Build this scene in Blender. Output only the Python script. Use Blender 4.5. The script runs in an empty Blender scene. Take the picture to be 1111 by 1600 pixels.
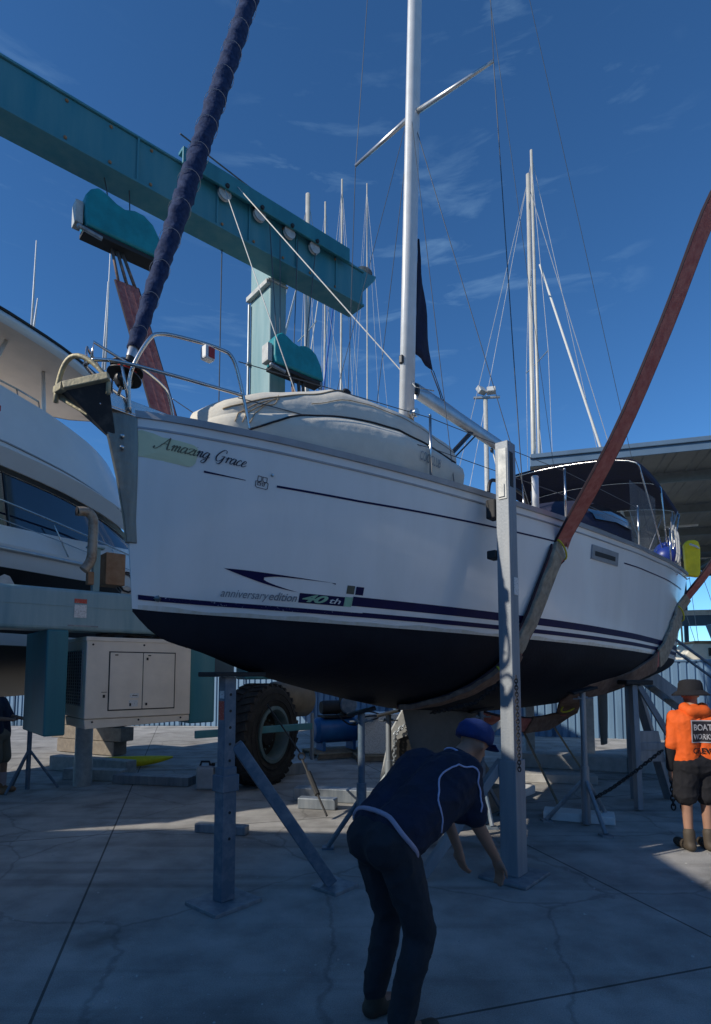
import bpy, math, random
from mathutils import Vector, Matrix
random.seed(7)
R = math.radians
scene = bpy.context.scene
COL = scene.collection

# ------------------------------------------------------------------ camera
HC = 1.8
cam_d = bpy.data.cameras.new('camera')
cam = bpy.data.objects.new('camera', cam_d)
COL.objects.link(cam)
cam.location = (0, 0, HC)
cam.rotation_euler = (R(94.7), 0, 0)
cam_d.sensor_fit = 'HORIZONTAL'
cam_d.sensor_width = 36
cam_d.lens = 36 * 900 / 1111
cam_d.shift_y = 0.1584
cam_d.clip_end = 3000
scene.camera = cam

# ------------------------------------------------------------------ light
SUN_H = Vector((-.9, -.43)).normalized()
SUN_EL = R(31)
world = bpy.data.worlds.new('World')
scene.world = world
world.use_nodes = True
nt = world.node_tree
nt.nodes.clear()
w_out = nt.nodes.new('ShaderNodeOutputWorld')
w_bg = nt.nodes.new('ShaderNodeBackground')
sky = nt.nodes.new('ShaderNodeTexSky')
sky.sky_type = 'NISHITA'
sky.sun_disc = False
sky.sun_elevation = SUN_EL
sky.sun_rotation = math.atan2(SUN_H.x, SUN_H.y)
sky.altitude = 2500
sky.air_density = 1.0
sky.dust_density = 0.0
sky.ozone_density = 2.5
w_bg.inputs['Strength'].default_value = 0.135
# thin wisps of cirrus, by sky direction
tc = nt.nodes.new('ShaderNodeTexCoord')
mp = nt.nodes.new('ShaderNodeMapping')
mp.inputs['Scale'].default_value = (5.0, 5.0, 26.0)
nz = nt.nodes.new('ShaderNodeTexNoise')
nz.inputs['Scale'].default_value = 1.5
nz.inputs['Detail'].default_value = 7
nz.inputs['Roughness'].default_value = .58
nz.inputs['Distortion'].default_value = .5
nz2 = nt.nodes.new('ShaderNodeTexNoise')
nz2.inputs['Scale'].default_value = 3.0
rp = nt.nodes.new('ShaderNodeValToRGB')
rp.color_ramp.elements[0].position = .56
rp.color_ramp.elements[1].position = .86
rp2 = nt.nodes.new('ShaderNodeValToRGB')
rp2.color_ramp.elements[0].position = .42
rp2.color_ramp.elements[1].position = .68
ml = nt.nodes.new('ShaderNodeMath'); ml.operation = 'MULTIPLY'
ml2 = nt.nodes.new('ShaderNodeMath'); ml2.operation = 'MULTIPLY'; ml2.inputs[1].default_value = .34
hs = nt.nodes.new('ShaderNodeHueSaturation')
hs.inputs['Saturation'].default_value = 1.1
tint = nt.nodes.new('ShaderNodeMixRGB'); tint.blend_type = 'MULTIPLY'; tint.inputs['Fac'].default_value = 1
tint.inputs['Color2'].default_value = (.64, 1.0, 1.20, 1)
mx = nt.nodes.new('ShaderNodeMixRGB')
mx.inputs['Color2'].default_value = (4.0, 6.4, 8.6, 1)
L_ = nt.links.new
L_(tc.outputs['Generated'], mp.inputs['Vector'])
L_(mp.outputs['Vector'], nz.inputs['Vector'])
L_(tc.outputs['Generated'], nz2.inputs['Vector'])
L_(nz.outputs['Fac'], rp.inputs['Fac'])
L_(nz2.outputs['Fac'], rp2.inputs['Fac'])
L_(rp.outputs['Color'], ml.inputs[0])
L_(rp2.outputs['Color'], ml.inputs[1])
L_(ml.outputs[0], ml2.inputs[0])
L_(sky.outputs['Color'], hs.inputs['Color'])
L_(hs.outputs['Color'], tint.inputs['Color1'])
L_(tint.outputs['Color'], mx.inputs['Color1'])
L_(ml2.outputs[0], mx.inputs['Fac'])
L_(mx.outputs['Color'], w_bg.inputs['Color'])
L_(w_bg.outputs[0], w_out.inputs['Surface'])

sun_d = bpy.data.lights.new('sun', 'SUN')
sun_d.energy = 4.5
sun_d.angle = R(.55)
sun_d.color = (1, .93, .82)
sun = bpy.data.objects.new('sun', sun_d)
COL.objects.link(sun)
sdir = Vector((SUN_H.x * math.cos(SUN_EL), SUN_H.y * math.cos(SUN_EL), math.sin(SUN_EL)))
sun.rotation_euler = (-sdir).to_track_quat('-Z', 'Y').to_euler()
sun.location = (-20, 0, 30)
scene.view_settings.view_transform = 'Standard'
scene.view_settings.look = 'None'
scene.view_settings.gamma = 1
scene.view_settings.use_curve_mapping = False
scene.view_settings.exposure = -0.05

# ------------------------------------------------------------------ materials
def mat(name, col, rough=.5, metal=0., var=.12, vscale=6., bump=0., bscale=40., col2=None, coat=0., streak=False, thr=(.35, .7), alpha=None, trans=0., spec=None):
    m = bpy.data.materials.new(name)
    m.use_nodes = True
    n = m.node_tree
    b = n.nodes['Principled BSDF']
    b.inputs['Roughness'].default_value = rough
    b.inputs['Metallic'].default_value = metal
    if coat:
        b.inputs['Coat Weight'].default_value = coat
        b.inputs['Coat Roughness'].default_value = .06
    if trans:
        b.inputs['Transmission Weight'].default_value = trans
    if alpha is not None:
        b.inputs['Alpha'].default_value = alpha
    t = n.nodes.new('ShaderNodeTexCoord')
    mpn = n.nodes.new('ShaderNodeMapping')
    if streak:
        mpn.inputs['Scale'].default_value = (1, 1, .12)
    n.links.new(t.outputs['Object'], mpn.inputs['Vector'])
    q = n.nodes.new('ShaderNodeTexNoise')
    q.inputs['Scale'].default_value = vscale
    q.inputs['Detail'].default_value = 6
    q.inputs['Roughness'].default_value = .6
    n.links.new(mpn.outputs['Vector'], q.inputs['Vector'])
    r = n.nodes.new('ShaderNodeValToRGB')
    if col2 is None:
        c1 = tuple(max(0, c * (1 - var)) for c in col)
        c2 = tuple(min(1, c * (1 + var)) for c in col)
    else:
        c1, c2 = col, col2
    r.color_ramp.elements[0].position = thr[0]
    r.color_ramp.elements[1].position = thr[1]
    r.color_ramp.elements[0].color = (*c1, 1)
    r.color_ramp.elements[1].color = (*c2, 1)
    n.links.new(q.outputs['Fac'], r.inputs['Fac'])
    n.links.new(r.outputs['Color'], b.inputs['Base Color'])
    if rough > .12 and metal < .9:
        mr = n.nodes.new('ShaderNodeMapRange')
        mr.inputs['To Min'].default_value = rough * .85
        mr.inputs['To Max'].default_value = min(1, rough * 1.15)
        n.links.new(q.outputs['Fac'], mr.inputs['Value'])
        n.links.new(mr.outputs['Result'], b.inputs['Roughness'])
    if spec is not None: b.inputs['Specular IOR Level'].default_value = spec
    if bump:
        q2 = n.nodes.new('ShaderNodeTexNoise')
        q2.inputs['Scale'].default_value = bscale
        q2.inputs['Detail'].default_value = 4
        n.links.new(t.outputs['Object'], q2.inputs['Vector'])
        bp = n.nodes.new('ShaderNodeBump')
        bp.inputs['Strength'].default_value = bump
        bp.inputs['Distance'].default_value = .02
        n.links.new(q2.outputs['Fac'], bp.inputs['Height'])
        n.links.new(bp.outputs['Normal'], b.inputs['Normal'])
    return m

M = {}
def defm(k, *a, **kw): M[k] = mat(k, *a, **kw)
defm('gelcoat', (.84, .82, .78), .24, vscale=3.0, col2=(.76, .745, .70), thr=(.45, .8), streak=True, coat=.35, bump=.08, bscale=1.6)
defm('antifoul', (.004, .005, .010), .7, spec=.2, vscale=1.3, col2=(.014, .017, .024), bump=.15, bscale=25)
defm('keelgrey', (.07, .075, .07), .65, vscale=2.5, col2=(.12, .12, .11), bump=.2, bscale=30)
defm('stain', (.62, .58, .46), .4, vscale=14, col2=(.76, .74, .69), streak=True)
defm('navy', (.006, .008, .060), .45, var=.1, spec=.15)
defm('navy_worn', (.006, .008, .060), .45, spec=.15, vscale=55, col2=(.5, .5, .52), thr=(.63, .66))
defm('plate_yellow', (.68, .70, .44), .35, var=.04)
defm('script_ink', (.02, .022, .04), .35)
defm('script_ink_pale', (.14, .13, .075), .4)
defm('grey_ink', (.22, .24, .26), .35)
defm('green_ink', (.25, .48, .32), .35)
defm('darkgreen', (.05, .07, .055), .35)
defm('stainless', (.62, .60, .57), .22, 1., var=.08, vscale=14)
defm('stem_steel', (.30, .28, .24), .34, .9, vscale=11, col2=(.16, .15, .14), streak=True, bump=.1, bscale=30)
defm('alu', (.55, .55, .54), .38, .85, var=.1, vscale=8)
defm('alu_white', (.66, .66, .64), .35, .1, var=.06, vscale=5)
defm('mast_beige', (.46, .44, .39), .45, .1, var=.08, vscale=3)
defm('toe_rail', (.33, .34, .36), .4, .5, var=.1)
defm('post_galv', (.22, .245, .27), .55, .15, vscale=9, col2=(.33, .345, .35), thr=(.4, .75), bump=.12, bscale=50, streak=True)
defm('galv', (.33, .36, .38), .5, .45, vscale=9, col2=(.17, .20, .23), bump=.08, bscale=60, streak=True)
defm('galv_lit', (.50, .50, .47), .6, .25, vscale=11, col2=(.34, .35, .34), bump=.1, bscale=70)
defm('blue_stand', (.10, .15, .20), .5, .2, vscale=9, col2=(.22, .25, .28), thr=(.45, .7), bump=.08)
defm('anchor_galv', (.50, .44, .27), .55, .25, vscale=14, col2=(.27, .25, .19), bump=.2, bscale=50)
defm('anchor_dark', (.05, .052, .055), .55, .2, vscale=10, col2=(.16, .15, .13), thr=(.5, .8))
defm('teal', (.018, .15, .19), .5, vscale=3, col2=(.035, .22, .25), streak=True, bump=.04)
defm('teal_pale', (.26, .38, .38), .6, vscale=4, col2=(.14, .27, .29), streak=True)
defm('teal_beam', (.030, .19, .24), .5, vscale=5, col2=(.085, .24, .27), bump=.05, streak=True)
defm('teal_grey', (.30, .42, .43), .55, vscale=6, col2=(.18, .31, .34), streak=True, bump=.05)
defm('teal_cover', (.005, .23, .26), .55, vscale=5, var=.2, bump=.25, bscale=12)
defm('gen_beige', (.80, .69, .56), .5, vscale=3, var=.08)
defm('gen_dark', (.02, .02, .02), .7)
defm('rubber', (.016, .015, .014), .85, vscale=7, col2=(.05, .045, .04), thr=(.45, .75), bump=.3, bscale=35)
defm('rim_grey', (.07, .13, .14), .6, vscale=8, col2=(.13, .17, .17))
defm('tan_drum', (.20, .16, .11), .6, vscale=5, var=.2)
defm('black_plastic', (.012, .012, .014), .45)
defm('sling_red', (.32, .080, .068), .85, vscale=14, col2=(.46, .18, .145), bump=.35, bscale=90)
defm('sling_edge', (.03, .018, .025), .85)
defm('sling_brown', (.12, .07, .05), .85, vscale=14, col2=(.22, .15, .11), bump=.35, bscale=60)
defm('sleeve', (.36, .31, .23), .85, vscale=12, col2=(.20, .17, .13), bump=.4, bscale=40)
defm('yellow_tie', (.55, .48, .03), .6)
defm('yellow_bag', (.88, .68, .01), .5, vscale=6, var=.12, bump=.2, bscale=14)
defm('navy_canvas', (.012, .014, .040), .85, vscale=9, var=.3, bump=.3, bscale=22)
defm('navy_sail', (.010, .020, .060), .8, spec=.2, vscale=30, col2=(.035, .055, .12), bump=.5, bscale=24)
defm('blue_fender', (.012, .035, .22), .4, var=.15)
defm('cream', (.68, .64, .54), .7, vscale=5, var=.06, bump=.35, bscale=9)
defm('cream_tube', (.50, .48, .42), .6, vscale=4, var=.08)
defm('rope_dark', (.02, .02, .025), .8)
defm('rope_white', (.55, .54, .50), .8, vscale=60, var=.2)
defm('rope_tan', (.36, .28, .18), .8, vscale=50, var=.2)
defm('rope_blue', (.02, .08, .30), .7)
defm('wire', (.10, .11, .12), .5, .6)
defm('wire_pale', (.40, .41, .42), .5, .4)
defm('deck', (.56, .56, .54), .6, var=.06, vscale=8)
defm('smoke_glass', (.01, .014, .02), .08, var=.2, vscale=2, coat=.6)
defm('yacht_glass', (.004, .012, .035), .06, var=.3, vscale=1.2, coat=.8)
defm('yacht_white', (.72, .71, .69), .22, var=.04, vscale=1.5, coat=.3)
defm('yacht_dark', (.010, .010, .011), .35, var=.3)
defm('yacht_tan', (.66, .55, .44), .6, vscale=1.8, var=.08)
defm('clear_vinyl', (.30, .33, .36), .15, alpha=.35)
defm('red', (.42, .03, .02), .4)
defm('sticker_red', (.50, .05, .03), .5, vscale=90, col2=(.55, .30, .25), thr=(.55, .65))
defm('sticker_white', (.70, .69, .66), .5, vscale=70, col2=(.42, .40, .37), thr=(.52, .62))
defm('rust', (.24, .12, .055), .75, vscale=9, col2=(.34, .20, .11), bump=.2)
defm('pipe_rust', (.36, .30, .23), .5, .3, vscale=12, col2=(.24, .15, .09), thr=(.45, .7))
defm('asphalt', (.085, .088, .092), .9)
defm('concrete', (.50, .49, .46), .85, vscale=6, col2=(.36, .35, .33), bump=.25, bscale=30)
defm('timber', (.32, .26, .18), .85, vscale=8, col2=(.20, .16, .11), bump=.3, bscale=30)
defm('old_timber', (.17, .14, .11), .9, vscale=9, col2=(.26, .22, .17), bump=.4, bscale=30)
defm('fence_blue', (.15, .25, .36), .5, .1, vscale=1.5, var=.12, streak=True)
defm('fence_dark', (.05, .10, .17), .5, .1, var=.1)
defm('roof_blue', (.10, .16, .23), .5, .2, vscale=1., var=.1)
defm('roof_under', (.24, .25, .24), .55, .2, vscale=.8, var=.15)
defm('purlin', (.20, .22, .22), .5, .4, var=.1)
defm('compressor_blue', (.015, .12, .32), .4, var=.15)
defm('white_paint', (.70, .70, .68), .5, vscale=5, var=.08)
defm('skin', (.32, .17, .11), .6, var=.1)
defm('shirt_navy', (.010, .015, .036), .9, vscale=10, var=.3, bump=.6, bscale=14)
defm('cap_blue', (.010, .030, .130), .85, vscale=20, var=.2, bump=.3, bscale=40)
defm('lilac', (.36, .32, .40), .8)
defm('piping', (.45, .45, .62), .7)
defm('trouser', (.022, .024, .030), .9, vscale=9, var=.3, bump=.5, bscale=10)
defm('orange', (.72, .105, .008), .8, vscale=7, var=.1, bump=.6, bscale=9)
defm('black_cloth', (.006, .006, .009), .9, vscale=9, var=.3, bump=.5, bscale=10)
defm('patch_grey', (.42, .41, .42), .8)
defm('patch_black', (.018, .016, .022), .8)
defm('khaki', (.16, .14, .10), .9, bump=.4, bscale=10)
defm('boot', (.06, .045, .03), .7)
defm('sock', (.45, .36, .36), .9)
defm('lamp_glass', (.55, .55, .52), .2, var=.05)
defm('lamp_body', (.35, .36, .36), .5, .4)
defm('far_green', (.05, .075, .05), .9, vscale=.05, var=.3)
defm('water_mat', (.02, .05, .07), .12, bump=.3, bscale=1.5)

def ground_mat():
    m = M['asphalt']
    n = m.node_tree
    b = n.nodes['Principled BSDF']
    for l in list(n.links):
        if l.to_node == b: n.links.remove(l)
    t = n.nodes.new('ShaderNodeTexCoord')
    def noise(s, d=6, r=.6):
        q = n.nodes.new('ShaderNodeTexNoise'); q.inputs['Scale'].default_value = s
        q.inputs['Detail'].default_value = d; q.inputs['Roughness'].default_value = r
        n.links.new(t.outputs['Object'], q.inputs['Vector']); return q
    a, c, d = noise(.35), noise(2.2), noise(130, 6, .75)
    r1 = n.nodes.new('ShaderNodeValToRGB')
    r1.color_ramp.elements[0].position = .35; r1.color_ramp.elements[1].position = .68
    r1.color_ramp.elements[0].color = (.35, .34, .315, 1); r1.color_ramp.elements[1].color = (.58, .555, .515, 1)
    n.links.new(a.outputs['Fac'], r1.inputs['Fac'])
    r2 = n.nodes.new('ShaderNodeValToRGB')
    r2.color_ramp.elements[0].position = .3; r2.color_ramp.elements[1].position = .62
    r2.color_ramp.elements[0].color = (.45, .45, .45, 1); r2.color_ramp.elements[1].color = (1, 1, 1, 1)
    n.links.new(c.outputs['Fac'], r2.inputs['Fac'])
    mu = n.nodes.new('ShaderNodeMixRGB'); mu.blend_type = 'MULTIPLY'; mu.inputs['Fac'].default_value = .7
    n.links.new(r1.outputs['Color'], mu.inputs['Color1']); n.links.new(r2.outputs['Color'], mu.inputs['Color2'])
    mu2 = n.nodes.new('ShaderNodeMixRGB'); mu2.blend_type = 'OVERLAY'; mu2.inputs['Fac'].default_value = .85
    n.links.new(mu.outputs['Color'], mu2.inputs['Color1']); n.links.new(d.outputs['Fac'], mu2.inputs['Color2'])
    vo = n.nodes.new('ShaderNodeTexVoronoi'); vo.feature = 'DISTANCE_TO_EDGE'; vo.inputs['Scale'].default_value = .55
    wa = n.nodes.new('ShaderNodeMixRGB'); wa.blend_type = 'ADD'; wa.inputs['Fac'].default_value = .35
    n.links.new(t.outputs['Object'], wa.inputs['Color1']); n.links.new(noise(1.4, 5).outputs['Color'], wa.inputs['Color2'])
    n.links.new(wa.outputs['Color'], vo.inputs['Vector'])
    rc_ = n.nodes.new('ShaderNodeValToRGB'); rc_.color_ramp.elements[0].position = .002; rc_.color_ramp.elements[1].position = .010
    rc_.color_ramp.elements[0].color = (.35, .35, .35, 1); rc_.color_ramp.elements[1].color = (1, 1, 1, 1)
    n.links.new(vo.outputs['Distance'], rc_.inputs['Fac'])
    rs = n.nodes.new('ShaderNodeValToRGB'); rs.color_ramp.elements[0].position = .60; rs.color_ramp.elements[1].position = .72
    rs.color_ramp.elements[0].color = (1, 1, 1, 1); rs.color_ramp.elements[1].color = (.45, .43, .41, 1)
    n.links.new(noise(.9, 4, .5).outputs['Fac'], rs.inputs['Fac'])
    m3 = n.nodes.new('ShaderNodeMixRGB'); m3.blend_type = 'MULTIPLY'; m3.inputs['Fac'].default_value = .45
    m4 = n.nodes.new('ShaderNodeMixRGB'); m4.blend_type = 'MULTIPLY'; m4.inputs['Fac'].default_value = .8
    n.links.new(mu2.outputs['Color'], m3.inputs['Color1']); n.links.new(rc_.outputs['Color'], m3.inputs['Color2'])
    n.links.new(m3.outputs['Color'], m4.inputs['Color1']); n.links.new(rs.outputs['Color'], m4.inputs['Color2'])
    br = n.nodes.new('ShaderNodeTexBrick'); br.offset = 0; br.inputs['Scale'].default_value = 1; br.inputs['Mortar Size'].default_value = .010
    br.inputs['Brick Width'].default_value = 4.2; br.inputs['Row Height'].default_value = 4.2; br.inputs['Mortar Smooth'].default_value = .3
    br.inputs['Color1'].default_value = (1, 1, 1, 1); br.inputs['Color2'].default_value = (.9, .9, .9, 1); br.inputs['Mortar'].default_value = (.25, .25, .25, 1)
    mb2 = n.nodes.new('ShaderNodeMapping'); mb2.inputs['Rotation'].default_value = (0, 0, R(-16.8)); mb2.inputs['Location'].default_value = (.7, 1.3, 0)
    n.links.new(t.outputs['Object'], mb2.inputs['Vector']); n.links.new(mb2.outputs['Vector'], br.inputs['Vector'])
    ty_ = n.nodes.new('ShaderNodeMapping'); ty_.inputs['Rotation'].default_value = (0, 0, R(-40)); ty_.inputs['Scale'].default_value = (.12, 2.4, 1)
    n.links.new(t.outputs['Object'], ty_.inputs['Vector'])
    tn = n.nodes.new('ShaderNodeTexNoise'); tn.inputs['Scale'].default_value = 1.2; tn.inputs['Detail'].default_value = 5; n.links.new(ty_.outputs['Vector'], tn.inputs['Vector'])
    tr2 = n.nodes.new('ShaderNodeValToRGB'); tr2.color_ramp.elements[0].position = .55; tr2.color_ramp.elements[1].position = .70
    tr2.color_ramp.elements[0].color = (1, 1, 1, 1); tr2.color_ramp.elements[1].color = (.55, .54, .53, 1); n.links.new(tn.outputs['Fac'], tr2.inputs['Fac'])
    m5 = n.nodes.new('ShaderNodeMixRGB'); m5.blend_type = 'MULTIPLY'; m5.inputs['Fac'].default_value = 1
    m6 = n.nodes.new('ShaderNodeMixRGB'); m6.blend_type = 'MULTIPLY'; m6.inputs['Fac'].default_value = .8
    n.links.new(m4.outputs['Color'], m5.inputs['Color1']); n.links.new(br.outputs['Color'], m5.inputs['Color2'])
    n.links.new(m5.outputs['Color'], m6.inputs['Color1']); n.links.new(tr2.outputs['Color'], m6.inputs['Color2'])
    n.links.new(m6.outputs['Color'], b.inputs['Base Color'])
    b.inputs['Roughness'].default_value = .85
    bp = n.nodes.new('ShaderNodeBump'); bp.inputs['Strength'].default_value = .8; bp.inputs['Distance'].default_value = .012
    n.links.new(d.outputs['Fac'], bp.inputs['Height']); n.links.new(bp.outputs['Normal'], b.inputs['Normal'])
ground_mat()

# ------------------------------------------------------------------ mesh builder
class MB:
    def __init__(s): s.v = []; s.f = []; s.m = []; s.cur = 0
    def add(s, vs, fs):
        o = len(s.v); s.v += [tuple(p) for p in vs]
        for f in fs: s.f.append(tuple(i + o for i in f)); s.m.append(s.cur)
        return s
    def box(s, c, d, rot=None):
        x, y, z = d[0] / 2, d[1] / 2, d[2] / 2
        ps = [Vector((a * x, b * y, e * z)) for a in (-1, 1) for b in (-1, 1) for e in (-1, 1)]
        if rot is not None: ps = [rot @ p for p in ps]
        ps = [p + Vector(c) for p in ps]
        return s.add(ps, [(0, 1, 3, 2), (4, 6, 7, 5), (0, 4, 5, 1), (2, 3, 7, 6), (0, 2, 6, 4), (1, 5, 7, 3)])
    def bb(s, x0, x1, y0, y1, z0, z1):
        return s.box(((x0 + x1) / 2, (y0 + y1) / 2, (z0 + z1) / 2), (abs(x1 - x0), abs(y1 - y0), abs(z1 - z0)))
    def bar(s, p, q, w, h, up=(0, 0, 1)):
        p = Vector(p); q = Vector(q); d = (q - p); l = d.length; d.normalize()
        u = Vector(up)
        if abs(d.dot(u)) > .98: u = Vector((1, 0, 0))
        a = d.cross(u).normalized(); b = a.cross(d)
        rot = Matrix((d, a, b)).transposed()
        return s.box((p + q) / 2, (l, w, h), rot)
    def tube(s, pts, r, n=8, caps=True, closed=False):
        pts = [Vector(p) for p in pts]; k = len(pts)
        rs = r if isinstance(r, (list, tuple)) else [r] * k
        up = Vector((0, 0, 1)); rings = []; pa = None
        for i in range(k):
            if closed: d = pts[(i + 1) % k] - pts[i - 1]
            else: d = pts[min(i + 1, k - 1)] - pts[max(i - 1, 0)]
            if d.length < 1e-9: d = Vector((0, 0, 1))
            d.normalize()
            if pa is None:
                pa = d.cross(up if abs(d.z) < .95 else Vector((1, 0, 0))).normalized()
            else:
                pa = (pa - d * pa.dot(d)); pa.normalize()
            b = d.cross(pa)
            rings.append([pts[i] + (pa * math.cos(2 * math.pi * j / n) + b * math.sin(2 * math.pi * j / n)) * rs[i] for j in range(n)])
        return s.loft(rings, caps and not closed, closed)
    def loft(s, rings, caps=True, closed=False, wrap=True):
        n = len(rings[0]); k = len(rings); vs = [p for r in rings for p in r]; fs = []
        for i in range(k if closed else k - 1):
            for j in range(n if wrap else n - 1):
                a = i * n + j; b = i * n + (j + 1) % n; i2 = (i + 1) % k
                fs.append((a, b, i2 * n + (j + 1) % n, i2 * n + j))
        if caps:
            fs.append(tuple(range(n - 1, -1, -1))); fs.append(tuple((k - 1) * n + j for j in range(n)))
        return s.add(vs, fs)
    def grid(s, rows): return s.loft(rows, caps=False, wrap=False)
    def prism(s, poly, fn, d0, d1):
        n = len(poly)
        vs = [fn(a, b, d0) for a, b in poly] + [fn(a, b, d1) for a, b in poly]
        fs = [tuple(range(n)), tuple(range(2 * n - 1, n - 1, -1))] + [(i, n + i, n + (i + 1) % n, (i + 1) % n) for i in range(n)]
        return s.add(vs, fs)
    def ball(s, c, r, n=12, m=8):
        r = r if isinstance(r, (tuple, list)) else (r, r, r); rings = []
        for i in range(m + 1):
            a = math.pi * (i + .02) / (m + .04)
            rings.append([(c[0] + r[0] * math.sin(a) * math.cos(2 * math.pi * j / n), c[1] + r[1] * math.sin(a) * math.sin(2 * math.pi * j / n), c[2] + r[2] * math.cos(a)) for j in range(n)])
        return s.loft(rings)
    def lathe(s, prof, o, ax, n=24, caps=True):
        o = Vector(o); ax = Vector(ax).normalized()
        a = ax.cross(Vector((0, 0, 1)) if abs(ax.z) < .9 else Vector((1, 0, 0))).normalized(); b = ax.cross(a)
        rings = [[o + ax * h + (a * math.cos(2 * math.pi * j / n) + b * math.sin(2 * math.pi * j / n)) * r for j in range(n)] for r, h in prof]
        return s.loft(rings, caps=caps)
    def build(s, name, m, parent=None, smooth=False, bevel=0, seg=2):
        me = bpy.data.meshes.new(name)
        me.from_pydata(s.v, [], s.f)
        ms = m if isinstance(m, (list, tuple)) else [m]
        for k in ms: me.materials.append(M[k])
        if len(ms) > 1: me.polygons.foreach_set('material_index', s.m)
        if smooth: me.polygons.foreach_set('use_smooth', [True] * len(me.polygons))
        me.validate(); me.update()
        o = bpy.data.objects.new(name, me)
        COL.objects.link(o)
        if parent is not None: o.parent = parent
        if smooth == 'auto':
            me.set_sharp_from_angle(angle=R(38))
        if bevel:
            bv = o.modifiers.new('bevel', 'BEVEL'); bv.width = bevel; bv.segments = seg; bv.limit_method = 'ANGLE'; bv.angle_limit = R(40)
        return o

def tag(o, label, cat, group=None, kind=None):
    if label: o['label'] = label
    if cat: o['category'] = cat
    if group: o['group'] = group
    if kind: o['kind'] = kind
    return o
def thing(name, label, cat, loc=(0, 0, 0), yaw=0, group=None):
    o = bpy.data.objects.new(name, None); COL.objects.link(o)
    o.location = loc; o.rotation_euler = (0, 0, yaw); o.empty_display_size = .2
    return tag(o, label, cat, group)
def copy_tree(o, parent=None):
    c = o.copy(); COL.objects.link(c); c.parent = parent
    for ch in list(o.children): copy_tree(ch, c)
    return c
def solo(mb, name, m, label, cat, base=None, group=None, **k):
    # one-mesh thing, its origin at its base
    if base is None:
        xs = [p[0] for p in mb.v]; ys = [p[1] for p in mb.v]; zs_ = [p[2] for p in mb.v]
        base = ((min(xs) + max(xs)) / 2, (min(ys) + max(ys)) / 2, min(zs_))
    mb.v = [(p[0] - base[0], p[1] - base[1], p[2] - base[2]) for p in mb.v]
    o = mb.build(name, m, **k); o.location = base
    return tag(o, label, cat, group)
def at(px, py, Y):
    # a direction in the photograph, carried out to depth Y (metres)
    a = (px - 555.5) / 900; b = (976 - py) / 900; c, s = math.cos(R(4.7)), math.sin(R(4.7))
    d = Vector((a, c - b * s, s + b * c)); return Vector((0, 0, HC)) + d * (Y / d.y)
def pch(xs, ys):
    n = len(xs); h = [xs[i + 1] - xs[i] for i in range(n - 1)]; d = [(ys[i + 1] - ys[i]) / h[i] for i in range(n - 1)]
    m = [d[0]] + [0 if d[i - 1] * d[i] <= 0 else 2 * d[i - 1] * d[i] / (d[i - 1] + d[i]) for i in range(1, n - 1)] + [d[-1]]
    def f(x):
        x = min(max(x, xs[0]), xs[-1]); i = 0
        while i < n - 2 and x > xs[i + 1]: i += 1
        t = (x - xs[i]) / h[i]
        return ys[i] * (1 + 2 * t) * (1 - t) ** 2 + m[i] * h[i] * t * (1 - t) ** 2 + ys[i + 1] * t * t * (3 - 2 * t) + m[i + 1] * h[i] * t * t * (t - 1)
    return f
def cr(pts, k=6, closed=False):
    pts = [Vector(p) for p in pts]; n = len(pts); out = []
    for i in range(n if closed else n - 1):
        g = (lambda j: pts[j % n]) if closed else (lambda j: pts[min(max(j, 0), n - 1)])
        p0, p1, p2, p3 = g(i - 1), g(i), g(i + 1), g(i + 2)
        for j in range(k):
            t = j / k
            out.append(.5 * ((2 * p1) + (p2 - p0) * t + (2 * p0 - 5 * p1 + 4 * p2 - p3) * t * t + (3 * p1 - p0 - 3 * p2 + p3) * t ** 3))
    if not closed: out.append(pts[-1])
    return out
def text_mesh(body, size=1., shear=0., bold=0., space=1.):
    c = bpy.data.curves.new('letters', 'FONT'); c.body = body; c.size = size; c.shear = shear; c.offset = bold; c.space_character = space
    c.resolution_u = 4
    o = bpy.data.objects.new('letters', c); COL.objects.link(o)
    bpy.context.view_layer.update()
    me = bpy.data.meshes.new_from_object(o.evaluated_get(bpy.context.evaluated_depsgraph_get()))
    vs = [(v.co.x, v.co.y) for v in me.vertices]; fs = [tuple(p.vertices) for p in me.polygons]
    bpy.data.objects.remove(o); bpy.data.curves.remove(c); bpy.data.meshes.remove(me)
    x0 = min(v[0] for v in vs); x1 = max(v[0] for v in vs)
    return [(v[0] - x0, v[1]) for v in vs], fs, x1 - x0

# ------------------------------------------------------------------ setting
g = MB(); g.add([(-400, -200, 0), (400, -200, 0), (400, 700, 0), (-400, 700, 0)], [(0, 1, 2, 3)])
tag(g.build('ground', 'asphalt'), None, None, kind='structure')
g = MB(); g.add([(-400, 19.5, .004), (400, 19.5, .004), (400, 690, .004), (-400, 690, .004)], [(0, 1, 2, 3)])
tag(g.build('water', 'water_mat'), None, None, kind='structure')

# ================================================================== SAILBOAT
BX, BY, BYAW, ZWL, TRIM, LB, BH = -1.648, 3.933, .858, 2.108, -.025, 11.055, 1.704
BU = Vector((math.cos(BYAW), math.sin(BYAW), 0)); BN = Vector((BU.y, -BU.x, 0))
fb = pch([0, .015, .04, .1, .2, .3, .4, .5, .6, .7, .8, .9, .96, 1], [.012, .09, .19, .38, .61, .77, .89, .96, 1, 1, .97, .91, .86, .80])
fr = pch([0, .015, .03, .1, .2, .3, .5, .7, .85, .95, 1], [0.03, .08, .2, .52, .70, .80, .9, .92, .9, .8, .7])
fd = pch([0, .01, .023, .055, .093, .154, .23, .30, .45, .59, .71, .84, .95, 1], [.02, .12, .20, .28, .40, .54, .68, .78, .84, .80, .69, .50, .20, .08])
def zs(s): return 1.359 * (1 - s) * (1 - 2 * s) + 4 * 1.346 * s * (1 - s) + 1.725 * s * (2 * s - 1)
def Zb(x, z): return ZWL + TRIM * (x - LB / 2) + z
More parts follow.
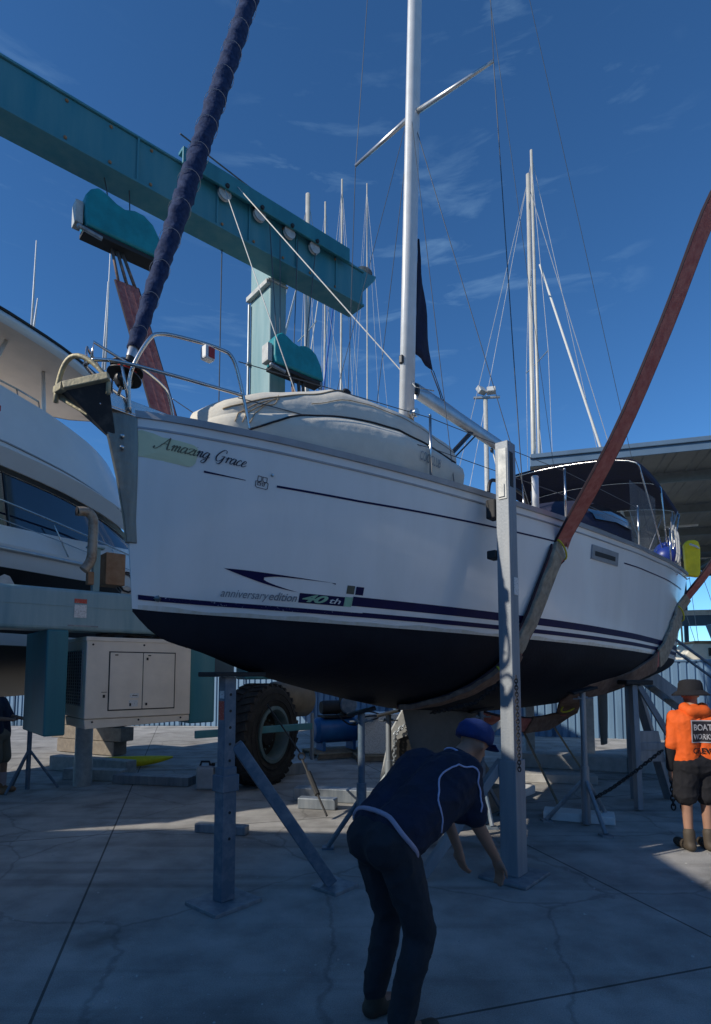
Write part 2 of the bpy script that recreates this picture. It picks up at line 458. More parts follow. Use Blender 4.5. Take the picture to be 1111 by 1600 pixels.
def hp(s, z, off=0.):
    S = zs(s); b = fb(s) * BH; w = b * fr(s)
    if z >= 0:
        y = w + (b - w) * min(z / S, 1.05) ** .75
    else:
        q = min(-z / fd(s), 1); y = w * max(0, 1 - q ** 1.9) ** .62
    x = s * LB + .12 * (1 - max(z, -.05) / S) * (1 - s) ** 6 - .38 * (1 - z / S) * s ** 10
    return Vector((x, -(y + off), Zb(x, z)))
def bwv(x, k, z):   # boat frame (aft, towards the near side, above waterline) -> world
    return Vector((BX, BY, 0)) + BU * x + BN * k + Vector((0, 0, Zb(x, z)))
def bl(x, k, z): return Vector((x, -k, Zb(x, z)))   # boat frame -> boat local

boat = thing('sailboat', 'white sailing yacht with navy stripes and black underside, propped on stands in slings', 'sailboat', (BX, BY, 0), BYAW)
NS = 72
ss = [(i / NS) ** 1.25 for i in range(NS + 1)]
h = MB()
rows = []
for s in ss:
    S = zs(s); d = fd(s); line = []
    for i in range(15): line.append(hp(s, S * (1 - i / 14)))
    for i in range(1, 15): line.append(hp(s, -d * math.sin(math.pi / 2 * i / 14)))
    rows.append(line)
nr = len(rows[0])
for side in (1, -1):
    rr = [[Vector((p.x, p.y * side, p.z)) for p in r] for r in rows]
    vs = [p for r in rr for p in r]; o = len(h.v); h.v += [tuple(p) for p in vs]
    for i in range(NS):
        for j in range(nr - 1):
            q = (o + i * nr + j, o + i * nr + j + 1, o + (i + 1) * nr + j + 1, o + (i + 1) * nr + j)
            h.f.append(q if side == 1 else q[::-1]); h.m.append(1 if j >= 14 else 0)
tr = rows[-1]
h.add([tuple(p) for p in tr] + [(p.x, -p.y, p.z) for p in tr], [(j, j + 1, nr + j + 1, nr + j) for j in range(nr - 1)])
st = rows[0]
h.add([tuple(p) for p in st] + [(p.x, -p.y, p.z) for p in st], [(nr + j, nr + j + 1, j + 1, j) for j in range(nr - 1)])
h.build('hull', ['gelcoat', 'antifoul'], boat, smooth=True)
d = MB()
d.grid([[Vector((p.x, p.y * (1 - 2 * t), p.z - .01 + .10 * math.sin(math.pi * t) * min(1, abs(p.y)))) for t in [i / 10 for i in range(11)]] for p in [r[0] for r in rows]])
d.build('deck', 'deck', boat, smooth=True)

def strip(name, m, s0, s1, z0, z1, off=.004, n=60, par=None, thick=None):
    b = MB(); f0 = z0 if callable(z0) else (lambda s: z0); f1 = z1 if callable(z1) else (lambda s: z1)
    SS = [s0 + (s1 - s0) * i / n for i in range(n + 1)]
    if thick is None:
        b.grid([[hp(s, f0(s), off), hp(s, f1(s), off)] for s in SS])
    else:
        b.loft([[hp(s, f0(s), -.01), hp(s, f0(s), thick), hp(s, f1(s), thick), hp(s, f1(s), -.01)] for s in SS])
    return b.build(name, m, par or boat, smooth=False)
strip('toe_rail', 'toe_rail', .002, .998, lambda s: zs(s) - .012, lambda s: zs(s) + .035, thick=.022)
strip('rubbing_line', 'toe_rail', .004, .995, lambda s: zs(s) - .085, lambda s: zs(s) - .072, thick=.010)
far = MB()
SS = [i / 60 for i in range(61)]
far.loft([[Vector((p.x, -p.y, p.z)) for p in (hp(s, zs(s) - .012, -.01), hp(s, zs(s) - .012, .022), hp(s, zs(s) + .035, .022), hp(s, zs(s) + .035, -.01))] for s in SS[:-1]])
far.build('toe_rail', 'toe_rail', boat)
strip('waterline_stain', 'stain', .004, .97, .002, lambda s: .030 + .012 * math.sin(s * 90) * math.sin(s * 37), off=.002, n=160)
strip('boot_stripe', 'navy_worn', .004, .165, .068, .102, n=20)
strip('boot_stripe', 'navy', .165, .97, .068, lambda s: .104 + .02 * s)
strip('wide_stripe', 'navy', .1545, .96, .155, .232)
strip('wide_stripe', 'navy', .1122, .1478, .145, .220, n=6)
strip('stripe_block', 'green_ink', .1480, .1543, .145, .224, n=2)
strip('stripe_block', 'darkgreen', .1482, .1545, .250, .318, n=2)
strip('stripe_block', 'navy', .1556, .1622, .248, .315, n=2)
strip('cove_line', 'navy', .0418, .067, lambda s: 1.020 - .5 * (s - .0418), lambda s: 1.034 - .9 * (s - .0418), n=6)
strip('cove_line', 'navy', .0871, .390, lambda s: .992 + .28 * max(0, s - .15), lambda s: 1.008 + .28 * max(0, s - .15))
strip('cove_line', 'navy', .534, .86, lambda s: 1.09 + .44 * (s - .534), lambda s: 1.106 + .44 * (s - .534))

def decal(vs, fs, name, m, x0, z0, dz=0., off=.006, par=None):
    b = MB(); b.add([hp((x0 + x) / LB, z0 + y + dz * x, off) for x, y in vs], fs)
    return b.build(name, m, par or boat)
# pale rounded panel laid on the hull under part of the name
pts = []
for cx, cz, a0 in ((.37, 1.150, 0), (.095, 1.205, 90), (.082, 1.130, 180), (.355, 1.100, 270)):
    for i in range(7):
        a = R(a0 + i * 15); pts.append((cx + .055 * math.cos(a), cz + .055 * math.sin(a)))
pb = MB(); cxm = sum(p[0] for p in pts) / len(pts); czm = sum(p[1] for p in pts) / len(pts)
rings = [[hp((cxm + (x - cxm) * k) / LB, czm + (z - czm) * k, .005) for x, z in pts] for k in (1, .75, .5, .25, .02)]
pb.loft(rings, caps=False)
pb.build('name_panel', 'plate_yellow', boat)['label'] = 'pale yellow rounded panel behind part of the boat name'
# the name, in script
GL = {
 'A': (1.62, [[(-.6, .3), (-.72, .02), (-.42, -.08), (.0, .35), (.55, 1.25), (.95, 2.0)], [(.95, 2.0), (1.02, 1.0), (1.12, .15), (1.3, 0), (1.5, .2)], [(.12, .72), (.6, .92), (1.15, .82)]]),
 'm': (1.40, [[(0, .6), (.2, .95), (.28, .88), (.2, 0)], [(.22, .4), (.55, .95), (.7, .85), (.62, 0)], [(.64, .4), (1.0, .95), (1.14, .85), (1.06, .15), (1.18, 0), (1.4, .25)]]),
 'a': (1.0, [[(.75, .82), (.45, 1.0), (.1, .6), (.06, .15), (.3, 0), (.62, .4), (.8, .95)], [(.8, .95), (.71, .2), (.82, 0), (1.02, .25)]]),
 'z': (.85, [[(.05, .75), (.25, .98), (.78, .92), (.1, .05)], [(.1, .05), (.4, .14), (.6, -.02), (.85, .2)]]),
 'i': (.5, [[(.03, .65), (.2, .98), (.14, .2), (.26, 0), (.5, .25)], [(.22, 1.42), (.27, 1.5)]]),
 'n': (1.0, [[(0, .6), (.2, .95), (.28, .88), (.2, 0)], [(.22, .4), (.55, .95), (.72, .85), (.65, .15), (.77, 0), (1.0, .25)]]),
 'g': (1.05, [[(.75, .82), (.45, 1.0), (.1, .6), (.06, .15), (.3, 0), (.62, .4), (.8, .95)], [(.8, .95), (.68, -.45), (.35, -.85), (.05, -.62), (.4, -.2), (1.05, .25)]]),
 'G': (1.7, [[(1.38, 1.5), (1.3, 1.92), (.9, 2.0), (.38, 1.4), (.15, .65), (.4, .06), (.85, .12), (1.2, .6), (1.3, .95)], [(.85, .93), (1.2, .98), (1.6, .93)], [(1.3, .95), (1.18, .1), (.9, -.4), (.5, -.3)]]),
 'r': (.75, [[(0, .6), (.2, .95), (.27, .88), (.18, 0)], [(.2, .45), (.45, .9), (.68, .95), (.72, .78)]]),
 'c': (.8, [[(.68, .78), (.5, 1.0), (.15, .65), (.1, .2), (.35, 0), (.8, .28)]]),
 'e': (.85, [[(.1, .4), (.58, .62), (.62, .9), (.4, 1.0), (.13, .6), (.13, .2), (.38, 0), (.85, .32)]]),
 ' ': (.75, [])}
def script_text(txt, scale):
    out = []; x = .75
    for ch in txt:
        adv, strokes = GL[ch]; vs = []; fs = []
        for stq in strokes:
            P = [Vector((x + a + .38 * b, b)) for a, b in stq]
            C = cr([(p.x, p.y, 0) for p in P], 7)
            for i, c in enumerate(C):
                dd = (C[min(i + 1, len(C) - 1)] - C[max(i - 1, 0)]).normalized()
                wv = .035 + .075 * abs(dd.y) * (1 if dd.y < 0 else .35)
                nn = Vector((-dd.y, dd.x, 0)) * wv
                vs += [((c + nn).x * scale, (c + nn).y * scale), ((c - nn).x * scale, (c - nn).y * scale)]
                if i: k = len(vs); fs.append((k - 4, k - 3, k - 1, k - 2))
        if vs: out.append((vs, fs, x))
        x += adv
    return out, x
letters, wtot = script_text('Amazing Grace', 1.)
sc = .58 / wtot
for i, (vs, fs, x) in enumerate(letters):
    decal([(a * sc, b * sc * 1.05) for a, b in vs], fs, 'name_letter', 'script_ink_pale' if i < 5 else 'script_ink', .150, 1.148, dz=-.085, off=.009)
# small oval crest: two shields over a plate
def outline(pl, w, closed=True):
    b_v = []; b_f = []; n = len(pl)
    for i in range(n if closed else n - 1):
        a = Vector(pl[i]); c = Vector(pl[(i + 1) % n]); dv = (c - a).normalized(); nn = Vector((-dv.y, dv.x)) * w
        k = len(b_v); a2 = a - dv * w; c2 = c + dv * w
        b_v += [(a2 + nn)[:], (a2 - nn)[:], (c2 - nn)[:], (c2 + nn)[:]]; b_f.append((k, k + 1, k + 2, k + 3))
    return b_v, b_f
for pl in ([(.0, .045), (.0, .008), (.01, 0), (.075, 0), (.085, .008), (.088, .045), (.078, .05)],
           [(.012, .045), (.014, .085), (.040, .085), (.040, .06), (.026, .042)], [(.048, .06), (.048, .085), (.078, .085), (.078, .055), (.064, .042)],
           [(.014, .02), (.014, .036), (.034, .036), (.034, .02)], [(.044, .036), (.048, .02), (.060, .02), (.064, .036)]):
    v_, f_ = outline(pl, .0022); decal(v_, f_, 'crest', 'script_ink', .81, .972, dz=-.1)
# swoosh
top = cr([(.64, .352, 0), (.80, .352, 0), (1.0, .345, 0), (1.25, .335, 0), (1.53, .322, 0)], 6)
inn = cr([(1.53, .322, 0), (1.30, .327, 0), (1.05, .327, 0), (.945, .312, 0), (.935, .298, 0), (.985, .275, 0), (1.10, .246, 0), (1.23, .222, 0)], 5)
bot = cr([(1.23, .222, 0), (1.08, .240, 0), (.92, .272, 0), (.75, .318, 0), (.64, .352, 0)], 6)
up_ = [(.64 + (1.53 - .64) * (i / 24) ** 1) for i in range(25)]
def ev(c, x):
    for i in range(len(c) - 1):
        a, b_ = c[i], c[i + 1]
        if min(a.x, b_.x) <= x <= max(a.x, b_.x) and abs(a.x - b_.x) > 1e-9: return a.y + (b_.y - a.y) * (x - a.x) / (b_.x - a.x)
    return c[-1].y
inu = [p for p in inn if p.y > .311 or p.x > 1.25]; inl = [p for p in inn if p.y <= .312 and p.x < 1.24]
sv = []; sf = []
xs1 = [.64 + .30 * i / 10 for i in range(11)]
for i, x in enumerate(xs1):
    sv += [(x, ev(top, x)), (x, ev(bot, x))]
    if i: k = len(sv); sf.append((k - 4, k - 3, k - 1, k - 2))
for rng, ca, cb in (([.94 + .59 * i / 16 for i in range(17)], top, inu), ([.94 + .29 * i / 12 for i in range(13)], inl, bot)):
    o = len(sv)
    for i, x in enumerate(rng):
        sv += [(x, ev(ca, x)), (x, ev(cb, x))]
        if i: k = len(sv); sf.append((k - 4, k - 3, k - 1, k - 2))
decal(sv, sf, 'swoosh', 'navy', 0, 0)
for txt, x0, x1, z0, size, m, sh, bo, dz in (('anniversary', .635, .992, .142, .088, 'grey_ink', .28, 0, .01), ('edition', .996, 1.222, .1455, .088, 'grey_ink', .28, .0012, .01),
                                           ('40', 1.262, 1.485, .157, .082, 'green_ink', .42, .003, -.015), ('th', 1.50, 1.60, .160, .062, 'white_paint', .25, .0008, -.01)):
    vs, fs, w = text_mesh(txt, size, sh, bo); k = (x1 - x0) / w
    decal([(a * k, b) for a, b in vs], fs, 'lettering', m, x0, z0, dz, off=.009)
# hull portlight, thruster/skin fitting, plugs
b = MB(); b.loft([[hp(.4466 + .067 * i / 8, z, o_) for z, o_ in ((1.0 + .02 * i / 8, .001), (1.0 + .02 * i / 8, .016), (1.165 + .02 * i / 8, .016), (1.165 + .02 * i / 8, .001))] for i in range(9)])
wf = b.build('portlight', 'toe_rail', boat)
b = MB(); b.grid([[hp(.4530 + .052 * i / 8, z, .019) for z in (1.045 + .02 * i / 8, 1.10 + .02 * i / 8)] for i in range(9)])
b.build('pane', 'black_plastic', wf)
for s_, z_, r_ in ((.0169, .086, .022), (.0835, 1.075, .012), (.80, 1.40, .014)):
    p = hp(s_, z_); b = MB(); b.lathe([(r_, 0), (r_, .012), (r_ * .5, .02)], p, (-.25, -1, 0), 12); b.build('skin_fitting', 'stainless', boat, smooth='auto')
b = MB(); p = hp(.0169, .086, .008)
b.add([p + Vector(q) for q in ((-.035, 0, 0), (0, -.012, .026), (.035, 0, 0), (0, -.012, -.026), (0, -.03, 0))], [(0, 4, 1), (1, 4, 2), (2, 4, 3), (3, 4, 0)])
b.build('skin_fitting', 'stem_steel', boat)
# keel and rudder
b = MB()
def foil(x0, x1, z, t, n=10):
    up = [(x0 + (x1 - x0) * i / n, t * 2.2 * math.sqrt(max(0, i / n)) * (1 - i / n) ** .8) for i in range(n + 1)]
    return [Vector((x, y, z)) for x, y in up] + [Vector((x, -y, z)) for x, y in up[-2:0:-1]]
b.loft([foil(3.3, 5.25, Zb(4, -.72), .13), foil(3.45, 5.2, 1.0, .115), foil(3.65, 5.15, .62, .11), foil(3.6, 5.3, .48, .2), foil(3.7, 5.25, .32, .17)])
b.build('keel', 'keelgrey', boat, smooth='auto')
b = MB(); b.loft([foil(9.75, 10.35, Zb(10, -.2), .05), foil(9.78, 10.3, .9, .045), foil(9.85, 10.22, .38, .035)])
b.build('rudder', 'keelgrey', boat, smooth='auto')
# stem plate and bow roller
b = MB()
def stemring(z, fwd, w, back): 
    x = .12 * (1 - z / 1.359); Z = Zb(x, z)
    return [Vector((x + back, -w, Z)), Vector((x - fwd * .35, -w * .75, Z)), Vector((x - fwd, -.012, Z)), Vector((x - fwd, .012, Z)), Vector((x - fwd * .35, w * .75, Z)), Vector((x + back, w, Z))]
b.loft([stemring(1.37, .16, .085, .07), stemring(1.15, .11, .078, .07), stemring(.9, .065, .06, .06), stemring(.62, .03, .038, .045), stemring(.46, .022, .034, .045)])
sp = b.build('stem_plate', 'stem_steel', boat, smooth='auto', bevel=.004)
for z_ in (1.18, 1.10):
    for sd in (-1,):
        b = MB(); b.lathe([(.014, 0), (.014, .01), (.007, .015)], (-.03, sd * .075, Zb(0, z_)), (-.5, sd, 0), 8); b.build('bolt', 'stainless', sp, smooth='auto')
b = MB(); b.bb(-.20, .35, -.085, -.075, Zb(0, 1.36), Zb(0, 1.45)); b.bb(-.20, .35, .075, .085, Zb(0, 1.36), Zb(0, 1.45)); b.bb(-.2, .4, -.085, .085, Zb(0, 1.345), Zb(0, 1.36))
b.build('bow_roller', 'stainless', boat, bevel=.003)
# pulpit tubes
def deckpt(x, k, dz): return bl(x, k, zs(x / LB) + dz)
for sd in (1, -1):
    b = MB()
    b.tube(cr([deckpt(.0, .1 * sd, .0), deckpt(-.02, .14 * sd, .25), deckpt(.06, .22 * sd, .50), deckpt(.14, .25 * sd, .575), deckpt(.30, .31 * sd, .60), deckpt(.52, .40 * sd, .60), deckpt(.62, .44 * sd, .55), deckpt(.70, .46 * sd, .30), deckpt(.77, .47 * sd, .0)], 6), .0135, 8)
    b.tube(cr([deckpt(-.25, .05 * sd, .27), deckpt(-.12, .16 * sd, .28), deckpt(.2, .30 * sd, .285), deckpt(.70, .46 * sd, .30)], 6), .0135, 8)
    b.tube([deckpt(-.25, .05 * sd, .27), deckpt(-.24, .05 * sd, .40), deckpt(-.05, .16 * sd, .30)], .011, 8)
    b.tube([deckpt(.02, .08 * sd, .0), deckpt(-.10, .165 * sd, .28)], .011, 8)
    b.build('pulpit', 'stainless', boat, smooth=True)
b = MB(); b.tube([deckpt(-.25, -.05, .27), deckpt(-.25, .05, .27)], .0135, 8); b.build('pulpit', 'stainless', boat, smooth=True)
b = MB(); q = deckpt(.44, .375, .55); b.box(q + Vector((0, 0, -.02)), (.085, .07, .10)); b.build('navigation_light', ['white_paint'], boat, bevel=.012)
b = MB(); b.box(q + Vector((.008, -.037, -.02)), (.05, .008, .075)); b.build('lens', 'red', boat)
b = MB(); p = deckpt(.02, .05, 0); b.tube([p, p + Vector((0, 0, .05)), p + Vector((.12, -.03, .05)), p + Vector((.12, -.03, 0))], .009, 6); b.build('cleat', 'black_plastic', boat, smooth=True)
# forestay, furled headsail and drum
fs0 = bl(.0, 0, 1.62); fs1 = bl(3.55, 0, 15.2)
ax = (fs1 - fs0).normalized()
b = MB(); b.tube([fs0 - ax * .28, fs0 + ax * 14], .012, 8); b.build('forestay', 'stainless', boat, smooth=True)
b = MB(); b.lathe([(.03, -.06), (.05, -.04), (.062, -.02), (.062, .02), (.12, .022), (.12, .030), (.055, .034), (.055, .085), (.115, .088), (.115, .096), (.03, .10), (.032, .19)], fs0, ax, 24)
b.build('furling_drum', 'black_plastic', boat, smooth='auto')
b = MB(); b.lathe([(.055, .037), (.075, .04), (.078, .06), (.072, .082), (.055, .084)], fs0, ax, 20); b.build('furling_line', 'red', boat, smooth=True)
b = MB(); b.lathe([(.034, .19), (.036, .28), (.03, .29)], fs0, ax, 14); b.build('furler_sleeve', 'alu', boat, smooth='auto')
b = MB(); pts = []; rr_ = []
a0 = ax.cross(Vector((0, 1, 0))).normalized(); a1 = ax.cross(a0)
for i in range(420):
    t = .27 + 12.2 * i / 419
    pts.append(fs0 + ax * t + (a0 * math.cos(t * 16) + a1 * math.sin(t * 16)) * .002)
    rr_.append((.043 + .032 * min(1, t / 1.7)) * (1 + .02 * math.sin(t * 33) + random.uniform(-.03, .03)))
b.tube(pts, rr_, 16)
for i_ in range(len(pts)):
    for j_ in range(16):
        c_ = pts[i_]; v_ = Vector(b.v[i_ * 16 + j_]); ph = 2 * math.pi * j_ / 16
        b.v[i_ * 16 + j_] = tuple(c_ + (v_ - c_) * (1 + .07 * math.sin(ph * 2 + i_ * 1.25) + .05 * math.sin(ph * 3 - i_ * .7) + random.uniform(-.05, .05)))
fu = b.build('furled_headsail', 'navy_sail', boat, smooth=True)
for i in range(36):
    b = MB(); t = .4 + i * .30; c = fs0 + ax * t; r_ = .046 + .034 * min(1, t / 1.7)
    b.tube([c + ax * (.04 * math.sin(2 * math.pi * j / 16)) + (a0 * math.cos(2 * math.pi * j / 16) + a1 * math.sin(2 * math.pi * j / 16)) * r_ * 1.08 for j in range(16)], .0022, 4, closed=True)
    b.build('leech_line', 'patch_grey', fu)
# mast, boom
rk = .045
def mp_(z, a=0, c=0): return bl(3.38 + rk * (z - 1.4) + a, c, z)
b = MB()
sec = [(.117 * math.cos(2 * math.pi * j / 20), .072 * math.sin(2 * math.pi * j / 20)) for j in range(20)]
b.loft([[mp_(z, a, c) for a, c in sec] for z in (1.38, 5, 9, 13, 16.2)])
mast = b.build('mast', 'alu_white', boat, smooth=True)
b = MB(); b.loft([[mp_(z, .112 + a, c) for a, c in ((0, -.012), (.016, -.012), (.016, .012), (0, .012))] for z in (1.5, 16)]); b.build('sail_track', 'alu', mast)
for z in (6.6, 10.8):
    for sd in (1, -1):
        b = MB(); b.tube([mp_(z, 0, 0), mp_(z + .05, .12, 1.05 * sd if z < 8 else .85 * sd)], [.035, .02], 8); b.build('spreader', 'alu', mast, smooth=True)
b = MB(); b.lathe([(.045, 0), (.05, .02), (.03, .04), (.05, .06), (.05, .09)], mp_(2.62, -.02, .075), (0, -1, 0), 14); b.build('winch', 'stainless', mast, smooth='auto')
b = MB(); b.box(mp_(3.28, -.12, 0), (.05, .05, .10)); b.build('mast_light', 'black_plastic', mast, bevel=.01)
b = MB()
for i in range(5): b.tube([mp_(2.5 + .016 * i, .112 * math.cos(2 * math.pi * j / 14) - .02, .085 * math.sin(2 * math.pi * j / 14)) for j in range(14)], .008, 5, closed=True)
for i in range(3): b.tube([mp_(2.48, -.1, .03 * i), mp_(2.2 - .05 * i, -.105, .03 * i)], .008, 5)
b.build('coiled_halyard', 'rope_tan', mast, smooth=True)
b = MB()
bs_ = [(.055 * math.cos(2 * math.pi * j / 16), .10 * math.sin(2 * math.pi * j / 16)) for j in range(16)]
b.loft([[bl(x, c, 3.02 + .01 * (x - 3.6) + e) for c, e in bs_] for x in (3.64, 4.4, 5.2, 6.1)])
boom = b.build('boom', 'alu', boat, smooth='auto')
b = MB(); b.box(bl(3.60, 0, 3.04), (.10, .05, .12)); b.build('gooseneck', 'black_plastic', boom, bevel=.01)
b = MB(); b.tube([bl(4.95, 0, 2.96), bl(3.56, 0, 1.72)], [.032, .026], 10); b.tube([bl(5.0, .04, 2.92), bl(3.6, .05, 1.72)], .01, 6); b.build('boom_vang', 'black_plastic', boom, smooth=True)
b = MB()
for i, (xa, xb, k) in enumerate(((5.55, 5.9, .1), (5.75, 5.9, .2), (5.8, 5.95, .15), (5.95, 6.0, .22))):
    b.tube([bl(xa, 0, 2.95), bl(xb, k, 1.85)], .011, 6)
b.build('mainsheet', 'rope_white', boat, smooth=True)
b = MB()
for x in (5.55, 5.75): b.lathe([(.03, -.015), (.035, 0), (.03, .015)], bl(x, 0, 2.9), (0, 1, 0), 12)
b.build('mainsheet_block', 'black_plastic', boat, smooth='auto')
# corner of the furled mainsail
b = MB()
V0, V1, V2 = (3.70, 5.0), (3.60, 3.48), (3.97, 3.42)
gr = []
for i in range(13):
    t = i / 12; a = (V0[0] + .0 + (V1[0] - V0[0]) * t, V0[1] + (V1[1] - V0[1]) * t); c = (V0[0] + .015 + (V2[0] - V0[0]) * t, V0[1] + (V2[1] - V0[1]) * t)
    gr.append([bl(a[0] + (c[0] - a[0]) * j / 6, .015 * math.sin(j * 1.3 + i), a[1] + (c[1] - a[1]) * j / 6) for j in range(7)])
b.grid(gr); sl = b.build('mainsail_clew', 'navy_canvas', boat, smooth=True)
so = sl.modifiers.new('cloth', 'SOLIDIFY'); so.thickness = .004
b = MB(); b.tube([bl(3.97, 0, 3.42), bl(4.15, 0, 3.22), bl(4.22, 0, 3.10)], .008, 6); b.tube([bl(3.99, .02, 3.42), bl(4.24, .02, 3.10)], .006, 6)
b.tube([bl(4.22, 0, 3.14), bl(6.05, 0, 3.12)], .006, 5); b.build('outhaul', 'rope_dark', boat, smooth=True)
# standing rigging, near and far
b = MB()
for sd in (1, -1):
    b.tube([mp_(6.62, .12, 1.05 * sd), deckpt(3.75, 1.28 * sd, 0)], .0055, 5)
    b.tube([mp_(6.4, 0, .05 * sd), deckpt(4.05, 1.25 * sd, 0)], .0045, 5)
    b.tube([mp_(6.62, .12, 1.05 * sd), mp_(10.85, .12, .85 * sd)], .005, 5)
    b.tube([mp_(10.8, .12, .85 * sd), mp_(15.8, 0, 0)], .005, 5)
    b.tube([mp_(16, .1, 0), deckpt(10.9, .9 * sd, 0)], .005, 5)
    b.tube([mp_(6.4, -.08, .05 * sd), deckpt(2.75, 1.05 * sd, 0)], .004, 5)
b.build('shrouds', 'wire', boat)
b = MB()
for sd, x, k in ((1, 3.75, 1.28), (1, 4.05, 1.25)):
    p = deckpt(x, k, 0); q = mp_(6.62, .12, 1.05); dd = (q - p).normalized(); b.tube([p, p + dd * .16, p + dd * .165, p + dd * .32], [.011, .011, .007, .007], 8)
b.build('turnbuckles', 'stainless', boat, smooth=True)
# stanchions and lifelines
xsn = [(2.36, 1.10), (4.42, 1.57), (6.6, 1.66), (8.6, 1.65)]
for sd in (1, -1):
    for x, k in xsn:
        k = fb(x / LB) * BH - .05
        b = MB(); b.tube([deckpt(x, k * sd, 0), deckpt(x, k * sd, .62)], .013, 8); b.ball(deckpt(x, k * sd, .625), .014, 8, 5); b.build('stanchion', 'stainless', boat, smooth=True)
    for dz in (.60, .32):
        P = [deckpt(.66, .45 * sd, dz - .05)] + [deckpt(x, (fb(x / LB) * BH - .05) * sd, dz) for x, k in xsn] + [deckpt(10.2, (fb(.92) * BH - .05) * sd, dz)]
        b = MB(); b.tube(P, .0038, 5); b.build('lifeline', 'wire', boat)
b = MB(); b.tube([deckpt(3.86, 1.36, .0), deckpt(3.86, 1.36, .40)], .036, 12); b.ball(deckpt(3.86, 1.36, .40), (.04, .04, .02), 12, 6); b.build('rolled_line_bag', 'white_paint', boat, smooth=True)
# coachroof, hatch rails, sprayhood, bimini
b = MB(); rg = []
for x, w, hh in ((4.1, .5, .05), (4.35, .72, .20), (5.2, .95, .30), (6.6, 1.1, .36), (7.4, 1.1, .36)):
    z = zs(x / LB)
    rg.append([bl(x, k, z + e) for k, e in ((-w, .0), (-w * .9, hh * .8), (-w * .55, hh), (0, hh + .05), (w * .55, hh), (w * .9, hh * .8), (w, .0))])
b.loft(rg); b.build('coachroof', 'gelcoat', boat, smooth='auto')
b = MB(); b.tube(cr([deckpt(3.6, .95, .02), deckpt(3.62, .95, .34), deckpt(3.75, .97, .42), deckpt(4.15, 1.05, .38), deckpt(4.28, 1.07, .3), deckpt(4.35, 1.08, .02)], 5), .02, 8); b.build('grab_hoop', 'black_plastic', boat, smooth=True)
b = MB(); rg = []
for x, w, z0, z1 in ((5.9, 1.0, .40, .50), (6.4, 1.15, .38, .82), (7.0, 1.25, .34, 1.05), (7.8, 1.28, .3, 1.10)):
    z = zs(x / LB)
    rg.append([bl(x, w * math.cos(math.pi * j / 12), z + z0 + (z1 - z0) * math.sin(math.pi * j / 12) ** .6) for j in range(13)])
b.loft(rg, caps=False, wrap=False); sh_ = b.build('sprayhood', 'navy_canvas', boat, smooth=True)
b = MB(); b.grid([[bl(x, w * math.cos(a) + .012, zs(x / LB) + z0 + (z1 - z0) * math.sin(a) ** .6) for a in (.12, .3, .5, .7)] for x, w, z0, z1 in ((6.4, 1.15, .38, .82), (7.0, 1.25, .34, 1.05), (7.7, 1.28, .30, 1.095))])
b.build('window', 'smoke_glass', sh_, smooth=True)
def bimz(x, j, n): 
    t = j / n; return 3.22 + .32 * math.sin(math.pi * t * .78) - .035 * max(0, x - 9.6) ** 2 * 2 + .03 * math.sin((x - 8.3) * 2.1)
b = MB(); gr = []
for i in range(15):
    x = 8.25 + 2.9 * i / 14
    gr.append([bl(x, 1.28 * math.cos(math.pi * j / 14), bimz(x, j, 14) - (.13 if j in (0, 14) else 0)) for j in range(15)])
b.grid(gr); bm_ = b.build('bimini', 'navy_canvas', boat, smooth=True); so = bm_.modifiers.new('cloth', 'SOLIDIFY'); so.thickness = .006
for x, x2 in ((8.27, 9.5), (9.7, 9.6), (11.12, 9.7)):
    b = MB(); P = [bl(x2, 1.38, zs(x2 / LB) + .05)] + [bl(x, 1.28 * math.cos(math.pi * j / 12), bimz(x, j, 12) - .03) for j in range(13)] + [bl(x2, -1.38, zs(x2 / LB) + .05)]
    b.tube(P, .013, 8); b.build('bimini_hoop', 'stainless', boat, smooth=True)
for k_, r_ in ((1.1, .010), (1.36, .009)):
    b = MB(); b.tube([bl(8.9, k_, zs(.8) + .05), bl(10.6, k_, 2.95)], r_, 6); b.build('bimini_stay', 'wire_pale', boat)
# cockpit side screen of clear vinyl
b = MB(); b.grid([[bl(x, 1.40, zs(x / LB) + .12 + (1.2 - .12) * j / 3) for j in range(4)] for x in (7.2, 7.9, 8.7)]); b.build('side_screen', 'clear_vinyl', boat)
# pushpit
b = MB()
for dz in (.62, .34): b.tube(cr([deckpt(9.3, 1.52, dz), deckpt(10.2, 1.44, dz), deckpt(10.75, 1.3, dz), deckpt(10.95, .9, dz), deckpt(10.95, -.9, dz), deckpt(10.7, -1.3, dz), deckpt(9.3, -1.5, dz)], 5), .013, 8)
for x, k in ((9.3, 1.52), (10.2, 1.44), (10.75, 1.3), (10.95, .5), (10.95, -.5), (10.7, -1.3), (9.3, -1.5)): b.tube([deckpt(x, k, 0), deckpt(x, k, .62)], .013, 8)
b.build('pushpit', 'stainless', boat, smooth=True)
b = MB()
for x, k, hh in ((9.9, 1.40, 1.05), (10.15, 1.38, .95), (10.5, 1.30, 1.25), (9.6, 1.46, .9)): b.tube([deckpt(x, k, 0), deckpt(x - .1, k, hh)], .011, 6)
b.tube([deckpt(9.5, 1.46, .9), deckpt(10.5, 1.3, .35)], .009, 6); b.tube([deckpt(10.5, 1.32, 1.2), deckpt(9.9, 1.4, .6)], .009, 6)
b.build('stern_frame', 'alu', boat, smooth=True)
